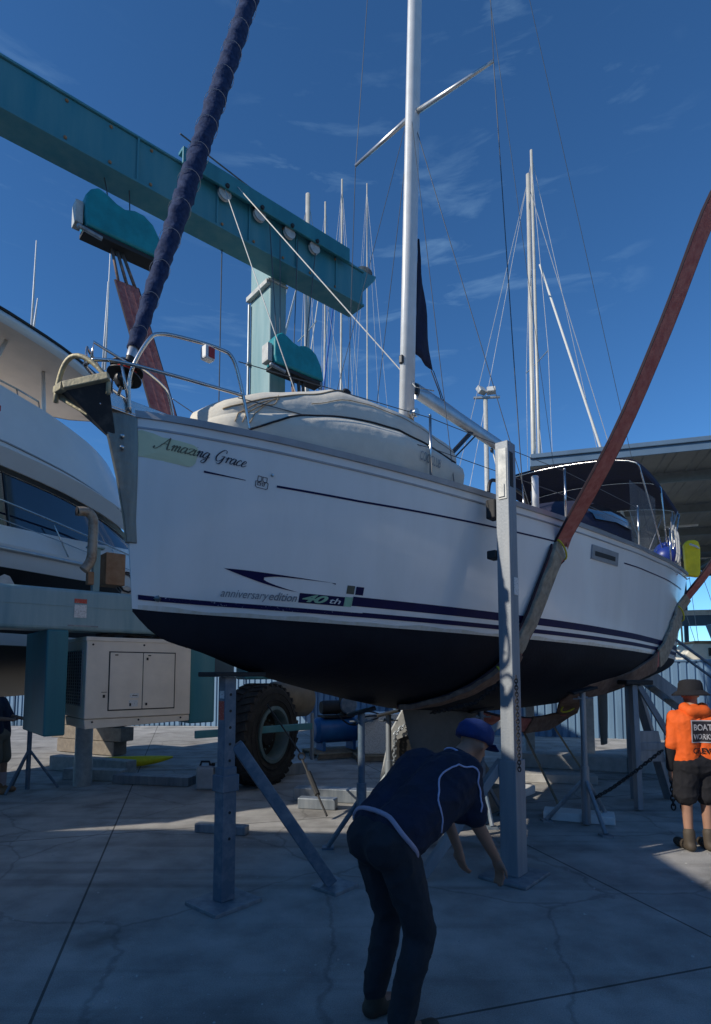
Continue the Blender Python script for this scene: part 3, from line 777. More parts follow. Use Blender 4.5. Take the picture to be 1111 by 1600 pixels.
for x in (8.9, 9.15):
    b = MB(); k = fb(x / LB) * BH - .05
    b.tube(cr([deckpt(x, k, .66), deckpt(x, k + .05, .60), deckpt(x, k + .06, .25), deckpt(x + .03, k + .03, .12), deckpt(x + .06, k + .05, .3), deckpt(x + .04, k + .03, .62), deckpt(x, k, .68)], 5), .017, 7)
    b.tube([deckpt(x + .02, k + .02, .68 + .05 * math.sin(j * .7)) + Vector((.05 * math.cos(j * .7), 0, 0)) for j in range(9)], .012, 6)
    b.build('coiled_line', 'rope_white', boat, smooth=True)
# things stowed at the stern
for x, k, dz, r_, lab in ((9.35, 1.38, .26, .20, 'round blue fender lashed at the rail nearest the clear side screen'), (10.25, 1.22, .42, .25, 'larger blue fender behind the yellow horseshoe bag at the stern')):
    p = bwv(x, k, zs(x / LB) + dz)
    b = MB(); b.ball(p, (r_, r_, r_ * .95), 18, 12); b.tube([p + Vector((0, 0, r_ * .9)), p + Vector((0, 0, r_ * 1.25))], .035, 8)
    solo(b, 'fender', 'blue_fender', lab, 'fender', smooth=True, group='blue fenders at the stern')
b = MB(); p = at(1081, 872, 11.45)
prof = [(-.13, -.36), (.10, -.40), (.13, -.30), (.15, .20), (.12, .32), (.05, .36), (-.08, .36), (-.15, .28)]
b.prism(prof, lambda a, c, e: p + BU * (a * .5 + e * .75) + BN * (a * .85 - e * .5) + Vector((0, 0, c)), -.07, .07)
yb = thing('lifebuoy_bag', 'bright yellow padded bag hung on the stern rail', 'bag', p + Vector((0, 0, -.40)))
b.v = [tuple(Vector(v) - yb.location) for v in b.v]; b.build('bag', 'yellow_bag', yb, bevel=.03, seg=3)
b = MB(); b.tube([Vector((-.10, -.12, .66)), Vector((.02, -.15, .60)), Vector((.12, -.06, .58))], .02, 6); b.build('strap', 'sticker_white', yb, smooth=True)

# ================================================================== ANCHOR
an = thing('anchor', 'galvanised plough anchor with round roll bar, stowed on the bow roller', 'anchor', bwv(-.15, 0, 1.25), BYAW)
def al(x, k, z): return bl(x, k, z) + Vector((BX, BY, 0)) * 0 - Vector((-.15, 0, Zb(-.15, 1.25)))
tip = (-.03, 0, 1.13); heel = (-.40, 0, 1.50)
b = MB()   # scoop fluke: two wings meeting on a ridge
wn = (-.20, .20, 1.48); wf = (-.36, -.20, 1.45); md = (-.40, 0, 1.40)
b.add([al(*tip), al(*wn), al(*md), al(-.26, 0, 1.33), al(*wf), al(-.10, .02, 1.10)], [(0, 1, 2), (0, 2, 4), (0, 3, 1), (0, 4, 3), (1, 3, 2), (3, 4, 2)])
b.build('fluke', 'anchor_dark', an, bevel=.004)
b = MB(); b.bar(al(-.20, .205, 1.49), al(-.40, 0, 1.41), .045, .05); b.bar(al(-.40, 0, 1.41), al(-.37, -.20, 1.455), .045, .05); b.bar(al(-.37, -.19, 1.43), al(-.22, -.02, 1.30), .02, .05)
b.build('fluke_edge', 'anchor_galv', an, bevel=.006)
b = MB(); A0 = al(-.38, -.17, 1.42); A1 = al(-.19, .18, 1.46)
P = []
for i in range(15):
    t = i / 14; P.append(A0.lerp(A1, t) + Vector((-.06 * math.sin(math.pi * t), 0, .20 * math.sin(math.pi * t) ** .75)))
b.tube([A0 + Vector((0, 0, -.06))] + P + [A1 + Vector((0, 0, -.08))], .0165, 10); b.build('roll_bar', 'anchor_galv', an, smooth=True)
b = MB(); b.bar(al(-.36, 0, 1.42), al(-.10, 0, 1.42), .028, .06); b.bar(al(-.12, 0, 1.42), al(.35, 0, 1.44), .026, .05); b.build('shank', 'anchor_galv', an, bevel=.005)

# ================================================================== DINGHY
dg = thing('inflatable_dinghy', 'cream covered inflatable dinghy lashed upside down on the foredeck', 'dinghy', bwv(1.9, .2, 1.45), BYAW)
DB = bl(1.9, .2, 1.45)
def dl(x, k, z): return bl(x, k, z) - DB
DX0, DX1, DKC = .50, 2.98, .12
dh = pch([0, .06, .15, .28, .45, .75, 1], [.16, .27, .38, .50, .63, .64, .56])
dw = pch([0, .03, .08, .16, .3, .45, 1], [.05, .20, .34, .50, .70, .80, .84])
DPR = [(1.0, -.28), (1.02, -.06), (1.055, .10), (1.07, .24), (1.05, .36), (1.00, .44), (.965, .475), (.965, .54), (.95, .66), (.89, .81), (.75, .93), (.50, .99), (.25, 1.02), (0, 1.03)]
def dsec(t):
    x = DX0 + (DX1 - DX0) * t
    wv = max(.04, min(dw(t), (fb(x / LB) * BH - .01 - DKC) / 1.05))
    return x, wv, dh(t), 1.37 + .05 * t
def dsurf(t, u, off=0.):
    # near side of the cover: t along, u from the deck edge (0) to the ridge (1) through the profile
    x, wv, hg, zb = dsec(t); f = u * (len(DPR) - 1); i = min(int(f), len(DPR) - 2); q = f - i
    a = DPR[i][0] + (DPR[i + 1][0] - DPR[i][0]) * q; c = DPR[i][1] + (DPR[i + 1][1] - DPR[i][1]) * q
    w_ = (.006 * math.sin(t * 23 + u * 5) + .004 * math.sin(t * 47 + 1 - u * 9)) * (1 if c > .5 else .35)
    return dl(x, DKC + a * wv + off, zb + c * hg + w_ * min(1, t * 6) + off * .4)
b = MB(); rg = []
for i in range(49):
    t = i / 48; nr_ = [dsurf(t, j / 39) for j in range(40)]
    fr_ = []
    for p_ in nr_[-2::-1]:
        kk = -(p_.y + DB.y) - DKC; fr_.append(Vector((p_.x, -(DKC - kk) - DB.y, p_.z)))
    rg.append(nr_ + fr_)
b.loft(rg, caps=True, wrap=False)
b.build('cover', 'cream', dg, smooth='auto')
def dline(pts_, r, nm, m):
    b = MB(); b.tube([dsurf(p_.x, p_.y, .005) for p_ in cr([(t, u, 0) for t, u in pts_], 8)], r, 6); return b.build(nm, m, dg, smooth=True)
dline([(.10, .12), (.18, .26), (.30, .42), (.50, .475), (.75, .475), (.99, .475)], .008, 'rubbing_strake', 'rope_dark')
dline([(.04, .62), (.14, .66), (.26, .70), (.40, .74), (.47, .78)], .006, 'lashing', 'rope_tan')
dline([(.47, .78), (.53, .84), (.60, .90), (.66, .97)], .008, 'lashing', 'rope_dark')
dline([(.30, .62), (.5, .66), (.8, .64), (.99, .62)], .003, 'seam', 'rope_tan')
for i in range(3): dline([(.06 + .02 * i, .2), (.08 + .03 * i, .45 + .05 * i), (.12 + .03 * i, .60), (.2, .66 + .02 * i)], .004, 'lashing', 'rope_tan')
b = MB(); b.ball(dsurf(.47, .78, .02), (.05, .025, .025), 10, 6); b.build('lashing_knot', 'rope_dark', dg, smooth=True)
x, wv, hg, zb = dsec(1.0)
b = MB(); b.lathe([(.13, 0), (.13, .03), (.08, .06), (.03, .07)], dl(x, DKC + wv * .88, zb + .15), (1, -.15, 0), 18); b.build('tube_end', 'patch_grey', dg, smooth='auto')
vs, fs, w = text_mesh('COOCLUB', .10, .2, .0); b = MB()
b.add([dsurf(.70 + a / w * .13, .17 + c * 1.05, .012) for a, c in vs], fs); b.build('lettering', 'grey_ink', dg)

# ================================================================== TRAVEL LIFT
LYAW = R(40.5)
lift = thing('travel_lift', 'teal steel travel lift frame with lower beam, tall column, generator and big wheel', 'boat lift', (-3.5, 7.5, 0), LYAW)
LM = Matrix.Translation((-3.5, 7.5, 0)) @ Matrix.Rotation(LYAW, 4, 'Z')
def lw(x, y, z): return LM @ Vector((x, y, z))
b = MB(); b.bb(-3.0, 4.46, -.38, 0, 8.545, 9.17); b.build('top_beam', 'teal_beam', lift, bevel=.015)
b = MB(); b.prism([(4.462, 8.80), (4.80, 9.20), (4.84, 9.30), (4.5, 9.26), (4.462, 9.17)], lambda a, c, e: (a, e, c), -.34, -.04); b.build('beam_end_bracket', 'teal_beam', lift, bevel=.015)
b = MB(); b.lathe([(.13, 0), (.17, .02), (.12, .04), (.12, .06), (.17, .08), (.13, .10)], (4.62, -.2, 9.27), (.2, 0, 1), 20); b.build('end_sheave', 'galv', lift, smooth='auto')
b = MB(); b.bb(-3.0, 4.47, -.41, .03, 8.51, 8.547); b.build('beam_flange', 'teal_beam', lift, bevel=.006)
b = MB(); b.bb(-3.0, 4.47, -.41, .03, 9.168, 9.20); b.build('beam_flange', 'teal_beam', lift, bevel=.006)
for x in (.3, 1.5, 2.05, 2.95, 3.8):
    b = MB(); b.bb(x, x + .03, -.405, -.38, 8.547, 9.168); b.build('stiffener', 'teal_beam', lift)
b = MB(); b.bb(.9, 4.02, -.53, -.49, 9.08, 9.34); b.build('sheave_channel', 'teal', lift, bevel=.008)
b = MB(); b.bb(.9, 4.02, -.49, -.36, 9.30, 9.345); b.build('sheave_channel', 'teal', lift, bevel=.004)
for x, z in ((1.6, 9.05), (2.21, 9.04), (2.78, 9.04), (3.29, 9.03)):
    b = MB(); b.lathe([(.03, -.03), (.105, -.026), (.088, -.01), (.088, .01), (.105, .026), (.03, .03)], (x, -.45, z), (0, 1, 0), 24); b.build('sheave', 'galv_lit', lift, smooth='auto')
    b = MB(); b.lathe([(.035, 0), (.03, .03)], (x, -.53, z + .07), (0, -1, 0), 10); b.build('sheave_pin', 'gen_dark', lift)
for x in [-.6 + .55 * i for i in range(9)]:
    b = MB()
    for z in (8.60, 9.11): b.lathe([(.022, 0), (.022, .016), (.012, .024)], (x, -.38, z), (0, -1, 0), 8)
    b.build('flange_bolts', 'rust', lift)
b = MB(); b.bb(2.72, 3.05, .02, .69, 2.87, 9.05); b.build('column', 'teal_pale', lift, bevel=.03, seg=3)
b = MB(); b.bb(2.64, 2.72, .02, .71, 8.36, 8.45); b.bb(2.66, 3.06, -.02, .02, 8.42, 8.45); b.build('column_collar', 'galv_lit', lift, bevel=.01)
b = MB(); b.tube([(2.68, .66, 3.0), (2.68, .66, 8.3)], .022, 8)
for z in (4.6, 5.9, 7.2): b.box((2.69, .66, z), (.08, .07, .05))
b.build('conduit', 'galv', lift, smooth='auto')
b = MB(); b.bb(-3.0, 3.4, 0, .45, 2.33, 2.87); b.build('lower_beam', 'teal_grey', lift, bevel=.05, seg=3)
b = MB(); b.bb(-3.0, 3.38, -.006, .0, 2.64, 2.652); b.build('weld_seam', 'teal_grey', lift)
b = MB(); b.bb(-.47, -.22, .0, 1.2, 1.0, 2.335); b.build('hanger_leg', 'teal', lift, bevel=.02)
b = MB(); b.bb(1.46, 1.86, .06, .5, 1.05, 2.335); b.build('hanger_leg', 'teal_beam', lift, bevel=.02)
b = MB(); b.bb(-.24, .13, -.008, -.001, 2.385, 2.405); b.build('label_rail', 'galv', lift)
b = MB(); b.bb(-.17, -.02, -.006, -.001, 2.69, 2.745); b.build('warning_sticker', 'sticker_red', lift)
b = MB(); b.bb(-.17, -.02, -.0075, -.001, 2.50, 2.67); b.build('warning_sticker', 'sticker_white', lift)
for x in (-.92, .56):
    b = MB(); b.prism([(x - .1, 2.872), (x - .08, 2.96), (x - .02, 3.0), (x + .04, 2.98), (x + .1, 2.872)], lambda a, c, e: (a, e, c), .16, .19); b.build('lifting_eye', 'galv_lit', lift, bevel=.005)
b = MB(); b.bb(.06, .15, .06, .15, 2.87, 3.45); b.bb(-.02, .2, .04, .16, 3.45, 3.475); b.build('pipe_post', 'teal_pale', lift, bevel=.008)
b = MB(); b.tube(cr([(-.17, .02, 3.90), (-.05, .02, 3.91), (.02, .02, 3.84), (.03, .02, 3.72), (.03, .02, 3.50), (.02, .02, 3.30), (-.02, .02, 3.20), (-.07, .02, 3.13)], 5), .062, 14); b.build('exhaust_pipe', 'pipe_rust', lift, smooth=True)
b = MB(); b.lathe([(.058, 0), (.066, .01), (.05, .012)], (-.175, .02, 3.90), (-1, 0, 0), 14); b.build('pipe_mouth', 'black_plastic', lift)
b = MB(); b.bb(.22, .48, .06, .36, 2.98, 3.42); b.bb(-.02, .06, .0, .10, 2.95, 3.12); b.build('silencer_box', 'rust', lift, bevel=.01)
for i in range(4):
    b = MB(); b.tube([(.50 + .03 * i, .2, 2.90 + .11 * math.sin(j * .8 + i)) + () if False else (.55 + .12 * math.cos(j * .6 + i), .15 + .05 * i, 3.05 + .14 * math.sin(j * .6 + i)) for j in range(11)], .014, 6); b.build('hose', 'wire_pale' if i % 2 else 'black_plastic', lift, smooth=True)
# generator
b = MB(); b.bb(0, 1.44, 0, .93, 1.19, 2.25); gen = b.build('generator_casing', 'gen_beige', lift, bevel=.012)
b = MB(); b.bb(-.012, 1.45, -.012, .94, 2.205, 2.262); b.build('lid', 'gen_beige', gen, bevel=.01)
b = MB(); b.prism([(.02, 1.06), (1.44, 1.10), (1.44, 1.185), (.0, 1.185)], lambda a, c, e: (a, e, c), .02, .91); b.build('plinth', 'gen_beige', gen, bevel=.008)
for x0, x1 in ((.30, .735), (.745, 1.19)):
    b = MB(); b.bb(x0, x1, -.011, -.0005, 1.30, 2.06); dr = b.build('door', 'gen_beige', gen, bevel=.004)
    for q in ((x1 - .06 if x0 < .5 else x0 + .05, 1.36), (x0 + .05 if x0 > .5 else x1 - .06, 1.98)):
        if x0 > .5:
            b = MB(); b.bb(q[0] - .012, q[0] + .012, -.02, -.011, q[1] - .018, q[1] + .018); b.build('latch', 'gen_dark', dr)
    b = MB(); b.bb(x0 + .06, x0 + .10, -.016, -.011, 2.02, 2.035); b.build('hinge', 'gen_dark', dr)
b = MB(); b.bb(.285, 1.205, -.0035, -.0002, 1.285, 2.075); b.build('door_gasket', 'gen_dark', gen)
b = MB(); b.bb(.56, .68, -.0135, -.0115, 1.33, 1.42); b.bb(.57, .69, -.0135, -.0115, 1.45, 1.51); b.build('label', 'sticker_white', gen)
b = MB(); b.bb(.565, .59, -.015, -.0138, 1.34, 1.38); b.bb(.60, .67, -.015, -.0138, 1.475, 1.485); b.bb(.22, .25, -.004, -.0005, 1.46, 1.50); b.bb(.2, .27, -.004, -.0005, 1.53, 1.537); b.build('print', 'gen_dark', gen)
b = MB(); b.bb(-.004, -.0005, .16, .88, 1.36, 2.08); b.build('vent', 'gen_dark', gen)
b = MB()
for i in range(8): b.bb(-.014, -.004, .16 + .72 * i / 7 - .012, .16 + .72 * i / 7 + .012, 1.35, 2.09)
for i in range(18): b.bb(-.016, -.003, .15, .89, 1.36 + .72 * i / 17 - .006, 1.36 + .72 * i / 17 + .006)
b.build('vent_grille', 'galv', gen)
for x, z in ((.08, 2.16), (.75, 2.17), (1.36, 2.16), (.1, 1.15), (.7, 1.15), (1.3, 1.15)):
    b = MB(); b.lathe([(.014, 0), (.012, .008)], (x, -.0, z), (0, -1, 0), 8); b.build('bolt', 'gen_dark', gen)
# the machinery seen over the casing, between it and the beam
b = MB()
for x, w, hh in ((.25, .16, .06), (.62, .3, .05), (1.05, .2, .06)): b.bb(x, x + w, .2, .5, 2.262, 2.262 + hh)
b.tube(cr([(.2, .15, 2.28), (.5, .1, 2.32), (.9, .15, 2.27), (1.2, .12, 2.31)], 4), .018, 6); b.build('fittings', 'gen_dark', gen)
# wheel
wx, wy = lw(2.85, .25, 0).x, lw(2.85, .25, 0).y
WA = Vector((.92, -.40, 0)).normalized()      # axle, world
WAl = (Matrix.Rotation(-LYAW, 3, 'Z') @ WA)
wc = Vector((2.88, 0, .80)) - WAl * .24
b = MB(); b.lathe([(.44, -.22), (.62, -.26), (.74, -.25), (.79, -.20), (.80, 0), (.79, .20), (.74, .25), (.62, .26), (.46, .235), (.42, .20), (.42, -.15)], wc, WAl, 48)
ty = b.build('tyre', 'rubber', lift, smooth='auto')
b = MB(); up = Vector((0, 0, 1)); sdv = WAl.cross(up)
for i in range(34):
    for row in (-1, 1):
        a = 2 * math.pi * (i + (.5 if row > 0 else 0)) / 34
        rad = up * math.cos(a) + sdv * math.sin(a); tan = -up * math.sin(a) + sdv * math.cos(a)
        rot = Matrix((tan * .96 + WAl * .28 * row, WAl * .96 - tan * .28 * row, rad)).transposed()
        b.box(wc + rad * .79 + WAl * .125 * row, (.085, .22, .05), rot)
b.build('tread', 'rubber', ty)
b = MB()
for r_ in (.55, .66): b.tube([wc + WAl * (.262 if r_ < .6 else .259) + (up * math.cos(2 * math.pi * j / 40) + sdv * math.sin(2 * math.pi * j / 40)) * r_ for j in range(40)], .008, 5, closed=True)
b.build('sidewall_ring', 'rubber', ty, smooth=True)
b = MB(); b.lathe([(.42, .17), (.455, .22), (.455, .262), (.40, .268), (.375, .24), (.365, .12), (.36, .05), (.34, .045)], wc, WAl, 44, False); rim = b.build('rim', 'rim_grey', lift, smooth='auto')
b = MB(); b.lathe([(.355, .055), (.30, .06), (.20, .05), (.17, .13), (.05, .14)], wc, WAl, 32); b.build('hub', 'rubber', lift, smooth='auto')
for i in range(12):
    a = 2 * math.pi * i / 12; b = MB(); b.lathe([(.018, 0), (.018, .03)], wc + WAl * .055 + (up * math.cos(a) + sdv * math.sin(a)) * .24, WAl, 6); b.build('wheel_nut', 'rim_grey', rim)
b = MB(); b.bar((1.48, -.1, .90), (3.55, -.12, .90), .05, .11); b.build('tow_bar', 'teal_beam', lift, bevel=.01)
b = MB(); b.tube([(3.55, -.12, .35), (3.55, -.12, 1.12)], .03, 8); b.build('tow_bar_post', 'galv', lift, smooth='auto')
b = MB(); b.bb(2.4, 3.1, .1, .42, 1.68, 2.335); b.build('wheel_fork', 'teal_beam', lift, bevel=.03)
b = MB(); b.lathe([(.30, -.45), (.33, -.40), (.33, .30), (.30, .34), (.1, .36)], (3.85, .95, 1.30), (1, .1, 0), 24); b.build('drum', 'tan_drum', lift, smooth='auto')
# wire falls
b = MB()
b.tube([(1.80, .0, 8.56), (1.80, .0, 3.0)], .009, 6)
for x0, x1 in ((2.50, 2.62), (2.70, 2.68), (3.05, 2.95), (3.42, 3.18)): b.tube([(x0 - .1, -.45, 9.0), (x1, -.36, 7.12)], .008, 6)
b.tube([(-.1, -.05, 9.0), (.0, -.35, 7.9)], .008, 6); b.tube([(.3, -.05, 9.0), (.25, -.35, 7.95)], .008, 6)
b.tube([(4.62, -.2, 9.36), (2.5, -.3, 9.50), (.9, -.4, 9.62)], .012, 6)
b.build('wire_falls', 'wire', lift)

# sling blocks in canvas covers
BLP = [(0, .37), (.05, .46), (.14, .53), (.24, .50), (.36, .44), (.46, .42), (.58, .47), (.70, .47), (.82, .40), (.93, .22), (.98, -.02), (.03, -.02), (0, .1)]
def block(xo, zo, label, scl=1.):
    rt = thing('sling_block', label, 'hoist block', lw(xo + .5 * scl, -.35, zo), LYAW, 'covered hoist blocks of the lift')
    b = MB(); b.prism([((a - .5) * scl, c * scl) for a, c in BLP], lambda a, c, e: (a, e, c), -.15, .15); b.build('cover', 'teal_cover', rt, bevel=.035, seg=3)
    b = MB(); b.bb(-.50 * scl, .47 * scl, -.12, .12, -.085, -.021); b.build('frame', 'gen_dark', rt, bevel=.008)
    b = MB(); b.bb(-.60 * scl, -.51 * scl, -.09, .09, .0, .30); b.build('end_plate', 'galv_lit', rt, bevel=.01)
    b = MB(); b.tube([(-.55 * scl, -.14, -.09), (-.30 * scl, -.14, -.12)], .028, 8); b.ball((-.56 * scl, -.14, -.09), .035, 10, 6); b.tube([(.42 * scl, -.13, -.05), (.44 * scl, -.13, -.16), (.38 * scl, -.13, -.17)], .018, 8); b.build('pin', 'galv', rt, smooth='auto')
    return rt
block(2.5, 6.72, 'teal canvas covered sling block hanging beside the tall pale column')
block(-.35, 7.52, 'teal canvas covered sling block hanging above the furled headsail', 1.06)

def ribbon(b, path, wdir, w, t=.012, rag=.0):
    P = [Vector(p) for p in path]; rg = []
    for i, p in enumerate(P):
        dd = (P[min(i + 1, len(P) - 1)] - P[max(i - 1, 0)]).normalized()
        wd = wdir[i] if isinstance(wdir, list) else wdir
        wd = (Vector(wd) - dd * dd.dot(Vector(wd))).normalized(); nn = dd.cross(wd)
        ww = (w[i] if isinstance(w, list) else w) * (1 + rag * math.sin(i * 2.1) + random.uniform(-rag, rag)); p = p + nn * rag * .12 * math.sin(i * 1.7)
        rg.append([p + wd * ww / 2 + nn * t, p - wd * ww / 2 + nn * t, p - wd * ww / 2 - nn * t, p + wd * ww / 2 - nn * t])
    return b.loft(rg)
def sling(label, path, wdir, w, m='sling_red', t=.014, edges=True):
    base = Vector(path[0]).copy(); base.z = min(p[2] for p in path)
    rt = thing('lifting_sling', label, 'sling', base, 0, 'webbing slings of the lift')
    pl = [Vector(p) - base for p in path]
    b = MB(); ribbon(b, pl, wdir, w, t); b.build('webbing', m, rt)
    if edges:
        for sd in (-1, -.33, .33, 1):
            P = []
            for i, p in enumerate(pl):
                dd = (pl[min(i + 1, len(pl) - 1)] - pl[max(i - 1, 0)]).normalized()
                wd = wdir[i] if isinstance(wdir, list) else wdir
                wd = (Vector(wd) - dd * dd.dot(Vector(wd))).normalized(); ww = w[i] if isinstance(w, list) else w
                P.append(p + wd * sd * ww / 2)
            b = MB(); b.tube(P, t * (1.15 if abs(sd) == 1 else 1.08), 5); b.build('stitched_edge', 'sling_edge' if abs(sd) == 1 else m, rt)
    return rt, base
def hw(s, z, off=0.):   # hull surface, world
    p = hp(s, z, off); return Vector((BX, BY, 0)) + BU * p.x + BN * (-p.y) + Vector((0, 0, p.z))
# midship sling, near side: from high up down round the hull and under it
P = [at(1225, 90, 4.35), at(1150, 255, 4.5), at(1105, 340, 4.62), at(1040, 510, 4.95), at(962, 690, 5.35)]
Hs = [hw(.385, 1.12, .03), hw(.375, .9, .025), hw(.362, .55, .022), hw(.352, .25, .022), hw(.343, 0, .025), hw(.333, -.25, .03), hw(.32, -.45, .035), hw(.305, -.60, .04), hw(.285, -.70, .045), hw(.27, -.735, .05)]
pth = cr(P + Hs, 4)
wds = [BU * .9 + Vector((.25, .1, 0)) for _ in pth]
wl_ = [.23 + .02 * min(1, max(0, (i - 14) / 10)) for i in range(len(pth))]
slA, bA = sling('long red webbing sling running down beside the tall post and under the hull', pth, wds, wl_)
b = MB(); i0 = 21; ribbon(b, [p - bA + BN * .012 for p in pth[i0:i0 + 18]], BU, .24, .026, .05); b.build('padded_sleeve', 'sleeve', slA, bevel=.012)
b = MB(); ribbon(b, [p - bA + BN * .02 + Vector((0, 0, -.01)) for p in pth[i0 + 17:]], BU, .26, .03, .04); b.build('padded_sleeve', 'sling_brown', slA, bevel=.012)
for k in (i0 + 1, i0 + 21):
    c = pth[k] - bA + BN * .03; dd = (pth[k + 1] - pth[k - 1]).normalized(); wd = (BU - dd * dd.dot(BU)).normalized(); nn = dd.cross(wd)
    b = MB(); b.tube([c + wd * .135 * math.cos(2 * math.pi * j / 16) + nn * .05 * math.sin(2 * math.pi * j / 16) for j in range(16)], .011, 6, closed=True); b.build('tie', 'yellow_tie', slA, smooth=True)
fl = []
b = MB(); c = pth[i0 - 1] - bA; b.add([c + BU * .05, c + BU * .19 + Vector((.02, -.03, .06)), c + BU * .10 + Vector((0, 0, -.12)), c + BU * .12 + BN * .02], [(0, 1, 3), (1, 2, 3), (2, 0, 3), (0, 2, 1)]); b.build('sleeve_flap', 'sling_red', slA)
# stern sling
P = [at(1190, 745, 9.6), at(1140, 838, 9.6), at(1106, 892, 9.6)] + [hw(.84, .95, .05), hw(.79, .60, .04), hw(.745, .28, .035), hw(.70, 0, .04), hw(.655, -.2, .05), hw(.60, -.42, .06), hw(.53, -.60, .06)]
pth = cr(P + [at(880, 1118, 8.6), at(835, 1132, 8.3), at(790, 1128, 7.9), at(745, 1116, 7.6)], 4)
slB, bB = sling('dark red webbing sling drawn round the stern and hanging slack under the hull', pth, BU + Vector((0, 0, -.35)), .24)
b = MB(); ribbon(b, [p - bB + BN * .015 for p in pth[11:26]], BU + Vector((0, 0, -.35)), .30, .022, .05); b.build('padded_sleeve', 'sleeve', slB, bevel=.012)
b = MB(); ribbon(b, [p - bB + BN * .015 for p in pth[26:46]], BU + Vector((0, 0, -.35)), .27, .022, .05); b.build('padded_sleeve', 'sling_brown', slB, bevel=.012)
for k in (14, 38):
    c = pth[k] - bB + BN * .03; dd = (pth[k + 1] - pth[k - 1]).normalized(); wd = (BU - dd * dd.dot(BU)).normalized(); nn = dd.cross(wd)
    b = MB(); b.tube([c + wd * .14 * math.cos(2 * math.pi * j / 16) + nn * .055 * math.sin(2 * math.pi * j / 16) for j in range(16)], .013, 6, closed=True); b.build('tie', 'yellow_tie', slB, smooth=True)
# far-side slings
p0 = lw(.10, -.35, 7.42); p1 = bwv(1.6, -1.08, .35)
lp = [p0.lerp(p1, t) for t in (.12, .3, .5, .7, .85, 1)]
slC, bC = sling('red webbing sling hanging behind the bow from the covered block', lp, Vector((.76, .65, 0)), .30)
b = MB()
for dx in (-.07, 0, .07): b.tube([p0 - bC + Vector((dx * .76, dx * .65, 0)), p0.lerp(p1, .125) - bC + Vector((dx * 1.2, dx, 0))], .022, 6)
b.build('strop', 'sling_brown', slC, smooth=True)
p0 = lw(3.05, -.35, 6.64); p1 = bwv(3.4, -1.45, .5)
b = MB(); base = Vector((p1.x, p1.y, p1.z))
slD = thing('lifting_sling', 'brown twin strop hanging behind the dinghy from the covered block', 'sling', base, 0, 'webbing slings of the lift')
for dx in (-.09, .0, .07): b.tube([p0 - base + Vector((dx, dx, 0)), p0.lerp(p1, .5) - base + Vector((dx * .8, dx, 0)), Vector((dx * .5, dx * .5, 0))], .028, 6)
b.build('strop', 'sling_brown', slD, smooth=True)

# loose ropes from the lift to the boat
def rope(label, P, r, m):
    b = MB(); b.tube(P, r, 6); return solo(b, 'rope', m, label, 'rope', smooth=True)
rope('pale rope slanting from the lift beam down past the mast to the boom', [lw(1.75, -.42, 9.36), bwv(3.45, .12, 2.95) , bwv(3.9, .08, 3.1)], .008, 'rope_white')
rope('pale rope from the lift beam down to the dinghy cover', [lw(1.60, -.42, 9.2), bwv(1.9, -.1, 2.02)], .007, 'rope_white')

# ================================================================== STANDS AND SHORES
def chain_mesh(path, r=.028, wire=.007, ln=None):
    P = [Vector(p) for p in path]; b = MB(); ln = ln or r * 1.55
    pos = 0.; segs = [(P[i], P[i + 1]) for i in range(len(P) - 1)]; k = 0
    for a, c in segs:
        L0 = (c - a).length; d = (c - a).normalized(); t = pos
        s0 = d.cross(Vector((.3, .9, .2))).normalized(); s1 = d.cross(s0)
        while t < L0:
            o = a + d * t; sd = s0 if k % 2 else s1
            b.tube([o + d * (r * 1.15 * math.cos(2 * math.pi * j / 10)) + sd * (r * .68 * math.sin(2 * math.pi * j / 10)) for j in range(10)], wire, 5, closed=True)
            t += ln; k += 1
        pos = t - L0
    return b
# bow support: telescopic post with brace
p = Vector((-1.03, 4.66, 0))
sb = thing('boat_stand', 'blue grey steel post under the bow with red and white sticker and slanting brace', 'boat stand', p, BYAW, 'steel stands shoring the sailboat')
b = MB(); b.bb(-.055, .055, -.045, .045, .95, 1.76); b.build('inner_post', 'blue_stand', sb, bevel=.006)
b = MB(); b.bb(-.066, .066, -.056, .056, .03, 1.05); b.build('outer_post', 'blue_stand', sb, bevel=.008)
b = MB(); b.bb(-.080, .080, -.070, .070, .86, .99); b.build('collar', 'blue_stand', sb, bevel=.006)
b = MB(); b.bb(-.20, .30, -.12, .12, 1.762, 1.80); b.build('head_pad', 'gen_dark', sb, bevel=.008)
b = MB(); b.bar((.08, -.02, 1.22), (.78, -.42, .04), .09, .10); b.build('brace', 'blue_stand', sb, bevel=.008)
b = MB(); b.bb(-.22, .22, -.2, .2, .0, .03); b.build('foot_plate', 'galv', sb, bevel=.004)
b = MB(); b.bb(.66, .95, -.58, -.30, .0, .03); b.build('brace_foot', 'galv', sb, bevel=.004)
b = MB(); b.bb(-.0565, -.0551, -.034, .026, 1.59, 1.65); b.build('sticker', 'sticker_white', sb)
b = MB(); b.bb(-.0565, -.0551, -.036, .034, 1.42, 1.57); b.build('sticker', 'sticker_red', sb)
for z in (1.62, 1.49, 1.36, 1.23, 1.10, .70, .5):
    b = MB(); b.lathe([(.012, 0), (.012, .003)], (.0, -.0455 if z > 1.05 else -.0565, z), (0, -1, 0), 10); b.build('pin_hole', 'gen_dark', sb)
